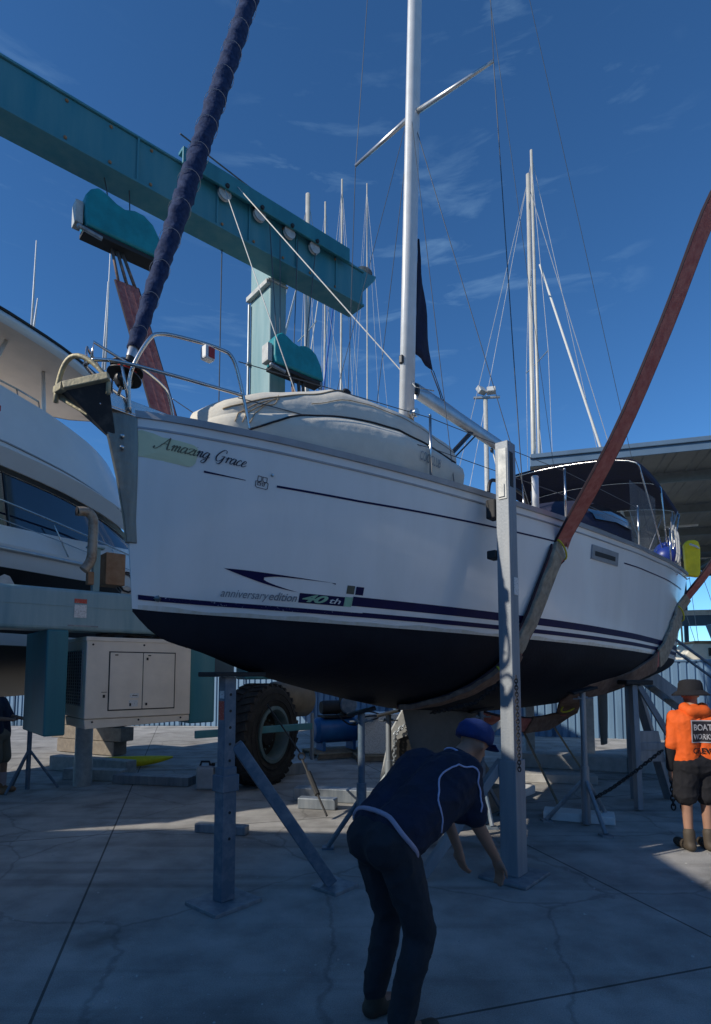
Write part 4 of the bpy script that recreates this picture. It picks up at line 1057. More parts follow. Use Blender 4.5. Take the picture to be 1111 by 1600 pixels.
# tall near post
p = Vector((1.40, 5.24, 0))
tp = thing('boat_stand', 'tall galvanised box post with chain, rising above the deck edge amidships', 'boat stand', p, BYAW, 'steel stands shoring the sailboat')
b = MB(); b.bb(-.08, .08, -.065, .065, .03, 3.93); b.build('post', 'post_galv', tp, bevel=.008)
b = MB(); b.bb(-.098, .098, -.082, .082, .03, 1.02); b.build('outer_sleeve', 'post_galv', tp, bevel=.008)
b = MB(); b.bb(-.05, .02, -.067, -.0655, 3.50, 3.83); b.build('slot', 'gen_dark', tp)
b = MB(); b.bb(-.088, -.075, -.05, .035, 3.38, 3.86); b.bb(-.098, -.088, -.03, .03, 3.40, 3.52); b.build('hinge_plate', 'galv_lit', tp, bevel=.004)
for z0, z1 in ((3.22, 3.40), (2.84, 2.92)):
    b = MB(); b.bb(-.10, .03, .066, .16, z0, z1); b.build('hull_clamp', 'gen_dark', tp, bevel=.012)
b = MB(); b.bb(-.02, .07, -.072, -.0655, 2.50, 2.66); b.build('sticker', 'sticker_white', tp)
b = MB(); b.bar((-.02, .08, 1.0), (-.62, .55, .05), .08, .08); b.build('brace', 'post_galv', tp, bevel=.006)
b = MB(); b.bar((.02, .08, 1.35), (-.35, 1.2, .5), .06, .06); b.build('brace', 'post_galv', tp, bevel=.006)
b = MB(); b.bb(-.25, .25, -.22, .22, .004, .03); b.build('foot_plate', 'galv', tp, bevel=.004)
c0 = chain_mesh([p + Vector((.02, -.125, 1.75)), p + Vector((.03, -.13, .95))], .019, .0048); solo(c0, 'chain', 'gen_dark', 'dark chain hanging down the face of the tall box post', 'chain', group='chains on the stands')
c0 = chain_mesh([p + Vector((-.06, .05, 1.72)), p + Vector((-.25, .35, 1.50)), p + Vector((-.45, .7, 1.42)), p + Vector((-.6, 1.0, 1.36))]); solo(c0, 'chain', 'gen_dark', 'dark chain slung from the tall box post towards the keel', 'chain', group='chains on the stands')
# thin props with plate heads
def prop(p, ztop, label, spread=.38, r=.036, m='galv', mid=.55):
    t = thing('boat_stand', label, 'boat stand', p, 0, 'steel stands shoring the sailboat')
    b = MB(); b.tube([(0, 0, mid - .12), (0, 0, ztop - .04)], r, 12); b.build('post', m, t, smooth='auto')
    b = MB(); b.tube([(0, 0, .02), (0, 0, mid + .14)], r * 1.4, 12); b.build('sleeve', m, t, smooth='auto')
    b = MB(); b.box((0, 0, ztop - .02), (.30, .22, .03), Matrix.Rotation(R(-14), 3, 'Y')); b.build('head_pad', 'gen_dark', t, bevel=.006)
    b = MB(); b.bar((-.06, 0, ztop - .10), (.06, 0, ztop - .10), .02, .02); b.tube([(-.12, -.02, ztop - .12), (.12, -.02, ztop - .11)], .010, 6); b.build('screw_handle', 'galv', t)
    for i in range(3):
        a = 2 * math.pi * i / 3 + .6
        b = MB(); b.tube([(0, 0, mid), (spread * math.cos(a), spread * math.sin(a), .02)], r * .72, 8); lg = b.build('leg', m, t, smooth='auto')
        b = MB(); b.bb(spread * math.cos(a) - .06, spread * math.cos(a) + .06, spread * math.sin(a) - .06, spread * math.sin(a) + .06, .0, .02); b.build('foot', m, lg)
    return t
prop((.06, 5.90, 0), 1.42, 'slim steel prop under the hull just forward of the keel', m='blue_stand')
prop((2.72, 6.95, 0), 1.60, 'tripod prop with plate head under the aft hull near the rudder', spread=.45, m='galv')
prop((.42, 7.4, 0), 1.30, 'short tripod prop standing behind the chained wedge stand', m='galv')
prop((1.55, 7.2, 0), 1.36, 'tripod prop close behind the keel, beside the bending man', m='blue_stand')
b3 = thing('tripod_stand', 'small dark tripod stand below the teal hanger leg of the lift', 'stand', (-5.0, 8.95, 0))
b = MB(); b.tube([(0, 0, .02), (0, 0, .98)], .034, 10); b.build('post', 'blue_stand', b3, smooth='auto')
for a in (.35, 2.6, 4.5):
    b = MB(); b.tube([(0, 0, .62), (.42 * math.cos(a), .42 * math.sin(a), .02)], .02, 8); b.build('leg', 'blue_stand', b3, smooth='auto')
# A-frame stand near the stern
af = thing('frame_stand', 'grey steel A-frame stand with hanging chains under the stern sling', 'boat stand', (3.9, 7.75, 0))
for q in ((-.22, -.10, .02), (.72, -.15, .02), (.05, .55, .02), (.55, .6, .02)):
    b = MB(); b.bar((-.14 if q[0] < .3 else -.06, .1 if q[1] < .3 else .2, 1.62), q, .12, .07); b.build('leg', 'post_galv', af, bevel=.006)
b = MB(); b.bar((-.20, .0, .82), (.36, -.05, .82), .03, .10); b.build('cross_bar', 'galv', af, bevel=.004)
b = MB(); b.box((-.1, .12, 1.66), (.36, .28, .06)); b.build('head_plate', 'gen_dark', af, bevel=.01)
b = MB(); b.prism([(-.16, 1.02), (.12, 1.02), (.2, .62), (-.2, .62)], lambda a, c, e: (a, e, c), -.02, .0); b.build('gusset_plate', 'galv', af, bevel=.004)
for x, y0 in ((.22, -.10), (.34, -.10)):
    c0 = chain_mesh([(3.9 + x, 7.75 + y0, .78), (3.9 + x + .01, 7.75 + y0, .05)], .036, .010); solo(c0, 'chain', 'gen_dark', 'heavy dark chain under the A-frame stand, hanging nearer ' + ('its left leg' if False else ('the gusset plate' if x < .3 else 'the orange clad person')), 'chain', group='chains on the stands')
c0 = chain_mesh([(3.95, 7.55, .78), (3.5, 7.35, .55), (3.1, 7.1, .40), (2.80, 6.95, .30)], .03, .008); solo(c0, 'chain', 'gen_dark', 'chain sagging between the A-frame stand and the tripod prop', 'chain', group='chains on the stands')
# wedge stand with chain
ws = thing('wedge_stand', 'sunlit steel wedge stand with chain hooked on it, in front of the keel', 'boat stand', (.72, 8.6, 0))
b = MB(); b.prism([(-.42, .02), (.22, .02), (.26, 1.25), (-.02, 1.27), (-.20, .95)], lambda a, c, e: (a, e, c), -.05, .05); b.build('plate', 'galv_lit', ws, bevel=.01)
b = MB(); b.prism([(-.40, .05), (.16, .05), (.16, .62), (.05, .88), (-.14, .80)], lambda a, c, e: (a, e, c), -.062, -.051); b.build('rubber_face', 'gen_dark', ws)
b = MB(); b.bb(-.5, .4, -.22, .22, .002, .05); b.build('base', 'galv', ws, bevel=.005)
c0 = chain_mesh([(.70, 8.50, 1.02), (.58, 8.48, .90), (.55, 8.48, .2)], .034, .010); solo(c0, 'chain', 'galv', 'grey chain draped over the sunlit wedge stand', 'chain', group='chains on the stands')
c0 = chain_mesh([(.72, 8.49, 1.0), (.80, 8.48, .95), (.88, 8.47, .90)], .034, .010); solo(c0, 'chain', 'galv_lit', 'short bright chain end hooked at the top of the wedge stand', 'chain', group='chains on the stands')
# keel block
kb = Vector((BX, BY, 0)) + BU * 4.5
b = MB(); b.box((kb.x, kb.y, .16), (1.6, .5, .30), Matrix.Rotation(BYAW, 3, 'Z')); solo(b, 'keel_block', 'old_timber', 'weathered timber block under the keel', 'timber block', bevel=.015)
# loose beams on the ground
def beam(p, q, w, hh, m, label, name='steel_beam', cat='beam', z=0.):
    b = MB(); p = Vector((*p, z + hh / 2 + .002)); q = Vector((*q, z + hh / 2 + .002)); b.bar(p, q, w, hh); return solo(b, name, m, label, cat, bevel=.012)
beam((-.85, 8.35), (.9, 8.0), .22, .18, 'galv', 'weathered grey beam lying across the ground behind the slim prop')
beam((-.75, 7.85), (-.25, 7.75), .16, .14, 'galv', 'short grey beam end lying near the turnbuckle strap')
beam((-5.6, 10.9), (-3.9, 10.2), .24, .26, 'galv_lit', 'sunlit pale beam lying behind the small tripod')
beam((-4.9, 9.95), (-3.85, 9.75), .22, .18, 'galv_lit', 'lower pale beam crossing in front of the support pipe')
beam((-3.9, 9.6), (-2.6, 9.35), .28, .14, 'galv', 'dark beam beneath the generator')
beam((-2.4, 9.6), (-.9, 10.5), .2, .2, 'galv', 'grey beam running towards the wheel')
beam((3.0, 11.4), (6.2, 10.2), .40, .26, 'concrete', 'long pale concrete beam on the ground by the blue fence', 'concrete_beam')
beam((2.6, 9.8), (3.9, 9.5), .3, .14, 'concrete', 'short pale concrete slab before the long concrete beam', 'concrete_beam')
beam((2.35, 7.35), (3.1, 7.05), .3, .10, 'white_paint', 'white painted steel foot beam beside the tripod prop')
beam((2.1, 8.2), (2.6, 8.8), .2, .12, 'white_paint', 'white steel beam end behind the tall post')
beam((-1.8, 6.7), (-1.2, 6.55), .12, .10, 'galv', 'small offcut of grey channel by the bow post')
b = MB(); b.lathe([(.14, .0), (.14, .42), (.13, .45), (.13, .98)], (-4.35, 9.35, 0.002), (0, 0, 1), 20); solo(b, 'support_pipe', 'galv_lit', 'fat pale pipe standing under the generator', 'support', smooth='auto')
# lashing strap with turnbuckle by the wheel
b = MB(); b.tube([(-.72, 7.9, .62), (-.35, 7.2, .05)], .016, 6); b.tube([(-.62, 7.72, .48), (-.48, 7.45, .25)], .035, 8)
b.tube([Vector((-.73, 7.92, .66)) + Vector((.045 * math.cos(j), 0, .045 * math.sin(j))) for j in [2 * math.pi * i / 10 for i in range(10)]], .012, 6, closed=True)
b.tube([(-.75, 7.95, .70), (-1.35, 8.9, 1.3)], .012, 6)
solo(b, 'turnbuckle_strap', 'gen_dark', 'dark turnbuckle strap slanting from the wheel to the ground', 'strap', smooth='auto')
# yellow kayak on the ground, jerry can
b = MB(); rg = []
for i in range(13):
    t = i / 12; w_ = .20 * math.sin(math.pi * min(.98, max(.03, t))) ** .6; x = -.75 + 1.5 * t
    rg.append([Vector((x, w_ * math.cos(2 * math.pi * j / 12), .11 + .10 * w_ / .2 * math.sin(2 * math.pi * j / 12) + .06 * (2 * t - 1) ** 2)) for j in range(12)])
b.loft(rg); b.v = [tuple(Matrix.Translation((-4.25, 11.1, 0)) @ Matrix.Rotation(R(12), 4, 'Z') @ Vector(v)) for v in b.v]
solo(b, 'kayak', 'yellow_bag', 'small yellow kayak hull lying behind the generator', 'kayak', smooth=True)
jc = thing('jerry_can', 'pale translucent jerry can standing by the blue grey bow post', 'jerry can', (-2.30, 9.05, 0))
b = MB(); b.bb(-.14, .14, -.1, .1, .0, .36); b.build('body', 'wire_pale', jc, bevel=.04, seg=3)
b = MB(); b.tube([(-.1, 0, .35), (-.08, 0, .42), (.04, 0, .42), (.06, 0, .35)], .018, 6); b.tube([(.1, 0, .35), (.1, 0, .40)], .03, 8); b.build('handle', 'black_plastic', jc, smooth=True)
# compressor on pallet
cp = thing('air_compressor', 'air compressor with blue tank and dark motor standing on a pallet', 'compressor', (-.42, 12.6, .14), R(25))
b = MB(); b.lathe([(.05, -.55), (.2, -.53), (.27, -.45), (.27, .45), (.2, .53), (.05, .55)], (0, 0, .42), (1, 0, 0), 20); b.build('tank', 'compressor_blue', cp, smooth='auto')
b = MB(); b.bb(-.35, .35, -.2, .2, .69, .73); b.lathe([(.13, -.2), (.15, -.15), (.15, .2), (.1, .25)], (-.15, 0, .90), (1, 0, 0), 16); b.bb(.12, .40, -.13, .13, .73, 1.16); b.build('motor', 'gen_dark', cp, smooth='auto')
b = MB(); b.lathe([(.18, 0), (.2, .03), (.18, .06)], (.22, -.2, .95), (0, 1, 0), 18); b.build('flywheel', 'blue_stand', cp, smooth='auto')
for x in (-.35, .35):
    b = MB(); b.bb(x - .03, x + .03, -.2, .2, .0, .2); b.build('foot', 'compressor_blue', cp)
def pallet(loc, yaw, label):
    pl = thing('pallet', label, 'pallet', loc, yaw, 'timber pallets by the blue fence')
    for i in range(7):
        b = MB(); b.bb(-.6, .6, -.5 + i * .152, -.5 + i * .152 + .10, .11, .132); b.build('slat', 'timber', pl)
    for y in (-.48, 0, .44):
        b = MB(); b.bb(-.6, .6, y, y + .06, .02, .11); b.build('bearer', 'old_timber', pl)
    return pl
pallet((-.42, 12.6, 0), R(25), 'timber pallet carrying the air compressor')
pallet((.55, 12.2, 0), R(8), 'timber pallet carrying the pale crate')
b = MB(); b.bb(.05, 1.0, 11.85, 12.55, .134, .95); solo(b, 'crate', 'sticker_white', 'pale grey ribbed crate standing on a pallet by the compressor', 'crate', bevel=.02)
b = MB()
for i in range(3): b.tube(cr([Vector((.6, 12.0, .9)), Vector((.2, 11.7, 1.0 - .1 * i)), Vector((-.1, 12.2, .7)), Vector((-.4, 12.4, .9))], 5), .016, 6)
solo(b, 'air_hose', 'rope_dark', 'dark air hose looping from compressor to crate', 'hose', smooth=True)

# ================================================================== MOTOR YACHT
YYAW = R(64)
my = thing('motor_yacht', 'white flybridge motor yacht with dark side window and tan roof underside', 'motor yacht', (-5.45, 8.8, 0), YYAW)
# local: x forward, y to the far side (left); near gunwale on y = 0
YC = 2.25
hb = pch([-5.0, -4.5, -3, 0, 2, 4, 6, 7.5, 8.6], [2.0, 2.15, 2.25, 2.2, 2.0, 1.6, 1.0, .45, .03])
def yr(x):
    w = hb(x); q = max(0, (x + 6.4) / 15.0); up_ = .35 * max(0, x / 8) ** 2; r_ = []
    prof = [(1.0, 3.80 + up_), (.99, 3.70 + up_), (.95, 3.45 + up_), (.86 - .15 * q, 2.95), (.80 - .22 * q, 2.45), (.78 - .24 * q, 2.25), (.60 - .3 * q, 1.75), (.0, 1.25 + .9 * q ** 4)]
    near = [Vector((x, YC - w * a, z)) for a, z in prof]; farr = [Vector((x, YC + w * a, z)) for a, z in prof[-2::-1]]
    return near + farr
xs_ = [-5.0 + 13.6 * i / 28 for i in range(29)]
b = MB(); rg = [yr(x) for x in xs_]; n_ = len(rg[0]); o = 0
b.v = [tuple(p) for r_ in rg for p in r_]
mi = [0, 0, 1, 1, 0, 1, 1, 1, 1, 0, 1, 1, 0, 0]
for i in range(28):
    for j in range(n_ - 1):
        b.f.append((i * n_ + j, i * n_ + j + 1, (i + 1) * n_ + j + 1, (i + 1) * n_ + j)); b.m.append(mi[j])
b.f.append(tuple(range(n_))); b.m.append(0)
b.build('hull', ['yacht_white', 'yacht_dark'], my, smooth='auto')
b = MB(); b.grid([[Vector((x, YC - hb(x) * t, 3.79 + .35 * max(0, x / 8) ** 2 + .05 * (1 - t * t))) for t in (1, .6, .2, -.2, -.6, -1)] for x in xs_]); b.build('deck', 'yacht_white', my, smooth=True)
b = MB(); b.tube([Vector((x, YC - hb(x) - .01, 3.72 + .35 * max(0, x / 8) ** 2)) for x in xs_], .035, 8); b.build('rub_rail', 'alu', my, smooth=True)
# saloon: lower white, wrap-round dark window, upper white moulding
wc_ = pch([-4.9, -2, 1.0, 2.4, 3.6, 4.5, 5.0], [1.85, 1.95, 1.93, 1.75, 1.35, .75, .05])
cx_ = [-4.9 + 9.9 * i / 36 for i in range(37)]
def ybelt(name, m, zf0, zf1, k0, k1, sh0=0, sh1=0, par=None):
    b = MB(); rows_ = []
    for sd in (1, -1):
        b.grid([[Vector((x + (sh0 if False else 0) - (sh0 + (sh1 - sh0) * t) * max(0, x / 5), YC - sd * wc_(x) * (k0 + (k1 - k0) * t), zf0(x) + (zf1(x) - zf0(x)) * t)) for t in (0, .35, .7, 1)] for x in cx_])
    return b.build(name, m, par or my, smooth=True)
wtop = lambda x: 5.05 - .16 * max(0, x / 2) - .04 * max(0, x / 2) ** 2
wbot = lambda x: min(4.15 + .02 * x * x, wtop(x) - .02)
ybelt('cabin_side', 'yacht_white', lambda x: 3.8, wbot, 1.0, 1.0, 0, .15)
ybelt('cabin_window', 'yacht_glass', wbot, wtop, .985, .95, .15, .6)
ybelt('window_trim', 'yacht_dark', wtop, lambda x: wtop(x) + .08, .965, .975, .6, .55)
ybelt('flybridge_moulding', 'yacht_white', lambda x: wtop(x) + .08, lambda x: wtop(x) + .32, .99, 1.08, .5, .35)
ybelt('flybridge_side', 'yacht_white', lambda x: wtop(x) + .32, lambda x: 6.50 - .10 * max(0, x), 1.08, .93, .35, 1.3)
b = MB(); b.grid([[Vector((x - 1.3 * max(0, x / 5), YC - wc_(x) * .93 * t, 6.48 - .10 * max(0, x))) for t in (1, .5, 0, -.5, -1)] for x in cx_]); b.build('flybridge_deck', 'yacht_white', my)
b = MB(); b.tube([Vector((x - .45 * max(0, x / 5), YC - wc_(x) * 1.075, 5.36 - .2 * max(0, x / 2) - .06 * max(0, x / 2) ** 2 + .10)) for x in cx_ if x > -1.5], .016, 6); b.build('styling_line', 'toe_rail', my, smooth=True)
for x in (-.45, .28):
    b = MB(); b.tube([Vector((x, YC - wc_(x) * .99, wbot(x))), Vector((x - .1, YC - wc_(x) * .955, wtop(x)))], .018, 6); b.build('window_mullion', 'yacht_dark', my)
b = MB(); b.box((-.12, YC - wc_(0) * 1.07 - .03, 5.95), (.09, .02, .09)); b.build('badge', 'red', my)
# flybridge hardtop
b = MB()
hw_ = pch([-4.9, -2, .6, 1.8, 2.5, 2.9], [1.3, 1.35, 1.3, 1.1, .7, .1])
rt_ = []
hx = [-4.9 + 7.8 * (i / 24) for i in range(25)]
bt = [[Vector((x, 1.45 - hw_(x) * t, 7.35 + .10 * (1 - t * t) - .05 * max(0, x))) for t in (1, .66, .33, 0, -.33, -.66, -1)] for x in hx]
b.grid(bt); b.build('hardtop_lining', 'yacht_tan', my, smooth=True)
b = MB(); rg = []
for x in hx:
    w = hw_(x); z = 7.35 - .05 * max(0, x)
    rg.append([Vector((x, 1.45 - w, z - .01)), Vector((x, 1.45 - w - .09, z + .05)), Vector((x, 1.45 - w - .05, z + .15)), Vector((x, 1.45 - w * .5, z + .30)), Vector((x, 1.45, z + .34)), Vector((x, 1.45 + w * .5, z + .30)), Vector((x, 1.45 + w + .05, z + .15)), Vector((x, 1.45 + w + .09, z + .05)), Vector((x, 1.45 + w, z - .01))])
b.loft(rg, caps=False, wrap=False); b.build('hardtop', 'yacht_white', my, smooth=True)
b = MB(); b.tube([Vector((x, 1.45 - hw_(x) - .02, 7.55 - .05 * max(0, x))) for x in hx if x > -.4], .03, 6); b.build('hardtop_seam', 'yacht_dark', my, smooth=True)
for (x0, y0, x1, y1) in ((.25, .62, -.25, .34), (1.2, 1.0, 1.05, .7), (-2.2, .5, -2.8, .3), (.4, 3.0, -.1, 3.6)):
    b = MB(); b.tube([Vector((x0, y0, 7.37)), Vector((x1, y1, 6.35))], .035, 8); b.build('hardtop_strut', 'alu_white', my, smooth=True)
b = MB(); b.lathe([(.26, 0), (.28, .06), (.24, .16), (.1, .20)], (.9, 1.3, 7.62), (0, 0, 1), 20); b.build('radar_dome', 'yacht_white', my, smooth=True)
YMI = (Matrix.Translation((-5.45, 8.8, 0)) @ Matrix.Rotation(YYAW, 4, 'Z')).inverted()
for px, py, pyt, Y in ((49, 515, 376, 9.6), (51, 512, 466, 9.9), (165, 560, 380, 11.6), (161, 560, 440, 11.4)):
    b = MB(); b.tube([YMI @ (at(px, py, Y) - Vector((0, 0, .25))), YMI @ at(px + 8, pyt, Y)], [.022, .010], 6); b.build('antenna', 'white_paint', my, smooth=True)
b = MB()
rail = [Vector((x, YC - hb(x) + .06, 4.52 - .11 * max(0, x + .3))) for x in (-4.4, -2.5, -1, 0, 1, 2, 3, 4, 5)]
b.tube(rail, .018, 8); b.tube([p - Vector((0, 0, .3)) for p in rail], .008, 6)
for x in (-3, -1.7, -.35, 1.2, 2.6, 4): b.tube([Vector((x - .22, YC - hb(x) + .06, 4.50 - .11 * max(0, x + .3))), Vector((x + .12, YC - hb(x) + .1, 3.82))], .014, 7)
b.build('side_rail', 'stainless', my, smooth=True)
b = MB(); r2 = [Vector((x, YC - wc_(x) * .9, 6.62 - .12 * max(0, x))) for x in (-3, -1.5, -.5, .4, .8)]
b.tube(r2, .016, 7)
for p in r2[1:]: b.tube([p, p - Vector((-.06, 0, .28))], .012, 6)
b.build('flybridge_rail', 'stainless', my, smooth=True)
# timber shores holding it
for x in (-4.0, -.5, 3.6):
    b = MB(); w_, l_ = (YYAW, 0); pp = Matrix.Translation((-5.45, 8.8, 0)) @ Matrix.Rotation(YYAW, 4, 'Z') @ Vector((x, YC, 0))
    for i in range(4):
        b.box((pp.x, pp.y, .16 + .30 * i), (.35, 2.2 if i % 2 else 1.8, .29), Matrix.Rotation(YYAW, 3, 'Z'))
    solo(b, 'timber_cribbing', 'old_timber', {-4.0: 'timber cribbing under the after part of the motor yacht', -.5: 'timber cribbing under the middle of the motor yacht, behind the lift leg', 3.6: 'timber cribbing under the fore part of the motor yacht'}[x], 'cribbing', bevel=.01)

# ================================================================== FENCE, SHED, FAR BOATS
FD = Vector((.957, -.29, 0)).normalized(); F0 = Vector((-22, 24.6, 0)); FNn = Vector((-FD.y, FD.x, 0)) * -1
fn = thing('boundary_fence', 'blue ribbed steel sheet fence behind the boats', 'fence', F0, math.atan2(FD.y, FD.x))
pw = 2.4
def panel_mb():
    b = MB(); P = []; n = 12; step = pw / n
    for i in range(n):
        x = i * step
        P += [(x, 0), (x + step * .62, 0), (x + step * .68, .035), (x + step * .94, .035)]
    P.append((pw, 0))
    b.grid([[Vector((x, y, z)) for z in (.0, 2.08)] for x, y in P]); return b
pm = None
for i in range(26):
    if pm is None:
        pm = panel_mb().build('fence_panel', 'fence_blue', fn); o = pm
    else:
        o = pm.copy(); COL.objects.link(o)
    o.location = (i * pw, 0, 0)
    if i in (18,): pass
pm2 = None
for i in range(27):
    if pm2 is None:
        b = MB(); b.bb(-.03, .03, -.035, .05, 0, 2.12); pm2 = b.build('fence_post', 'fence_dark', fn); o = pm2
    else: o = pm2.copy(); COL.objects.link(o)
    o.location = (i * pw, 0, 0)
b = MB(); b.bb(0, 26 * pw, -.03, .06, 2.08, 2.13); b.build('top_rail', 'fence_blue', fn)
# shed
SD = FD; SYAW = math.atan2(FD.y, FD.x)
S0 = at(828, 716, 19.6); S0.z = 0
sh = thing('boatyard_shed', 'open sided boatyard shed with wide blue edged ribbed metal roof', 'shed', S0, SYAW)
ZR = 8.95
b = MB(); b.bb(0, 30, -.06, 0, ZR - .02, ZR + .36); b.build('fascia', 'roof_blue', sh, bevel=.01)
b = MB(); b.bb(0, 30, -.14, -.06, ZR + .24, ZR + .40); b.build('gutter', 'roof_blue', sh, bevel=.02)
sm = None
for i in range(30):
    if sm is None:
        b = MB(); P = [(0, 0), (.30, 0), (.33, .05), (.36, .05), (.39, 0), (.64, 0), (.67, .05), (.70, .05), (.73, 0), (1.004, .002)]
        b.grid([[Vector((x, y, ZR + .10 - z - .012 * y)) for y in (0, 8, 16, 24)] for x, z in P]); sm = b.build('roof_sheet', 'roof_under', sh); o = sm
    else: o = sm.copy(); COL.objects.link(o)
    o.location = (i, 0, 0)
for y in (2.2, 6.6, 11, 15.4, 19.8, 23.8):
    b = MB(); b.bb(0, 30, y, y + .14, ZR - .30 - .012 * y, ZR + .04 - .012 * y); b.build('purlin', 'purlin', sh)
for x in (.3, 10, 20, 29.7):
    b = MB(); b.bb(x - .1, x + .1, .2, 23.6, ZR - .75, ZR - .31 - .012 * 24); b.build('rafter', 'purlin', sh)
    for y in (.5, 23.2):
        b = MB(); b.bb(x - .12, x + .12, y - .12, y + .12, 0, ZR - .76); b.build('post', 'fence_dark', sh)
b = MB(); b.bb(0, 30, 23.0, 23.3, 4.9, 5.6); b.build('eaves_beam', 'roof_blue', sh)
b = MB(); b.bb(0, 30, 22.9, 23.0, 5.6, 5.95); b.build('eaves_gutter', 'white_paint', sh)
for x, y in ((6.0, 8.6), (8.7, 8.6), (9.2, 17.4), (12, 17.4)):
    b = MB(); b.bb(x, x + 1.3, y, y + .12, ZR - .52, ZR - .44); b.build('strip_light', 'white_paint', sh)
b = MB(); b.tube([(9.4, .3, ZR + .3), (9.4, .3, ZR + .95)], .10, 10); b.tube([(9.2, .3, ZR + .6), (9.2, .3, ZR + 1.3)], .015, 5); b.build('vent_stack', 'white_paint', sh, smooth='auto')

def far_boat(x, y, mh, label, yaw=.9, tilt=0., furl=True, mr=.10, spr=((.5, 1.3),), hl=10, stays=True, furl_m='rope_white'):
    t = thing('moored_sailboat', label, 'sailboat', (x, y, .004), yaw, 'sailboats moored beyond the fence')
    b = MB(); rg = []
    for i in range(13):
        q = i / 12; w = 1.6 * math.sin(math.pi * min(.86, .04 + q * .82)) ** .8; xx = -hl / 2 + hl * q
        rg.append([Vector((xx, -w, 1.25)), Vector((xx, -w * .8, .5)), Vector((xx, 0, -.05)), Vector((xx, w * .8, .5)), Vector((xx, w, 1.25))])
    b.loft(rg); b.build('hull', 'yacht_white', t, smooth='auto')
    b = MB(); b.loft([[Vector((xx, k * w, z)) for k, z in ((-1, 1.24), (-.8, 1.6), (.8, 1.6), (1, 1.24))] for xx, w in ((-2.6, .5), (-2.0, .8), (2, .9), (2.6, .8))]); b.build('cabin', 'yacht_white', t)
    b = MB(); b.tube([(0, 0, 1.4), (tilt, 0, mh)], [mr, mr * .75], 12); mb_ = b.build('mast', 'mast_beige', t, smooth=True)
    for fr_, sw in spr:
        b = MB(); b.tube([(tilt * fr_, -sw, mh * fr_ + .05), (tilt * fr_, 0, mh * fr_), (tilt * fr_, sw, mh * fr_ + .05)], .028, 6); b.build('spreader', 'alu', mb_)
    if stays:
        b = MB()
        for sd in (-1, 1):
            for fr_, sw in spr[:1]: b.tube([(tilt * .97, 0, mh * .97), (tilt * fr_, sd * sw, mh * fr_), (0, sd * 1.4, 1.3)], .015, 5)
            b.tube([(tilt * .5, 0, mh * .5), (.3, sd * 1.4, 1.3)], .015, 5)
        b.tube([(tilt, 0, mh * .99), (hl / 2 - .3, 0, 1.4)], .015, 5); b.tube([(tilt, 0, mh * .98), (-hl / 2 + .3, 0, 1.4)], .015, 5)
        b.build('rigging', 'wire_pale', t)
    if furl:
        b = MB(); b.tube([(tilt * .8 - .4, 0, mh * .82), (-hl / 2 + .5, 0, 1.6)], [.04, .065], 8); b.build('furled_sail', furl_m, t, smooth=True)
    b = MB(); b.tube([(.15, 0, 2.5), (3.6, 0, 2.45)], .12, 10); b.build('boom_cover', 'navy_canvas', t, smooth=True)
    return t
p = at(479, 620, 24); far_boat(p.x, p.y, 23, 'sailboat with pale mast rising behind the tall lift column', .55, 0, furl=True, mr=.14, spr=((.42, 1.2), (.72, .9)))
p = at(832, 720, 23); far_boat(p.x, p.y, 23, 'sailboat with thick mast and two furled sails seen left of the shed roof', 2.9, -.12, furl=True, mr=.115, spr=((.46, 1.5), (.78, 1.0)), hl=11)
p = at(843, 720, 28); far_boat(p.x, p.y, 29, 'sailboat with thin mast close behind the thick masted one', .2, 0, furl=False, mr=.09, spr=((.6, 1.1),), hl=12)
p = at(531, 620, 34); far_boat(p.x, p.y, 33, 'sailboat with white shrouds beyond the end of the lift beam', 1.0, .2, furl=True, mr=.08, spr=((.5, 1.0), (.75, .9)), furl_m='rope_blue')
p = at(507, 620, 44); far_boat(p.x, p.y, 40, 'distant sailboat with slim mast beyond the lift column', .4, 0, furl=True, mr=.10, spr=((.5, 1.2),))
p = at(789, 700, 36); far_boat(p.x, p.y, 14.5, 'low masted sailboat beyond the floodlight pole', .3, 0, furl=False, mr=.07, spr=((.75, 1.0),))
p = at(574, 620, 40); far_boat(p.x, p.y, 38, 'distant sailboat with wire rigging seen left of the mast', 2.2, 0, furl=False, mr=.06, spr=((.55, 1.1),))
p = at(1068, 1010, 34); far_boat(p.x, p.y, 13, 'small sailboat beyond the fence by the stairs', .2, -.3, furl=True, mr=.06, spr=((.55, .9),), hl=8)
# cruiser beyond the fence
p = at(1112, 1020, 30)
cb = thing('moored_cruiser', 'cream motor cruiser with wheelhouse showing above the blue fence', 'motor cruiser', (p.x, p.y, .004), R(170))
b = MB(); rg = []
for i in range(11):
    q = i / 10; w = 1.7 * min(1, (1 - q) * 2.2 + .02) ** .7; xx = -4.5 + 9 * q
    rg.append([Vector((xx, -w, 2.2 + .3 * q)), Vector((xx, -w * .75, .9)), Vector((xx, 0, -.05)), Vector((xx, w * .75, .9)), Vector((xx, w, 2.2 + .3 * q))])
b.loft(rg); b.build('hull', 'cream', cb, smooth='auto')
b = MB(); b.loft([[Vector((xx, k * 1.2, z)) for k, z in ((-1, 2.2), (-.9, zt), (.9, zt), (1, 2.2))] for xx, zt in ((-3.5, 3.2), (1.2, 3.25), (2.0, 2.3))]); b.build('wheelhouse', 'cream', cb, bevel=.03)
b = MB()
for x in (-2.6, -1.4, -.2): b.bb(x, x + .8, -1.22, 1.22, 2.6, 3.0)
b.build('window', 'smoke_glass', cb)
b = MB(); b.bb(-3.8, 1.3, -1.3, 1.3, 3.26, 3.36); b.build('roof', 'timber', cb, bevel=.03)
b = MB(); b.prism([(-1.5, 3.37), (-.4, 3.37), (-.1, 4.3), (-1.9, 4.3)], lambda a, c, e: (a, e, c), -.9, .9); b.build('flybridge', 'smoke_glass', cb, bevel=.04)
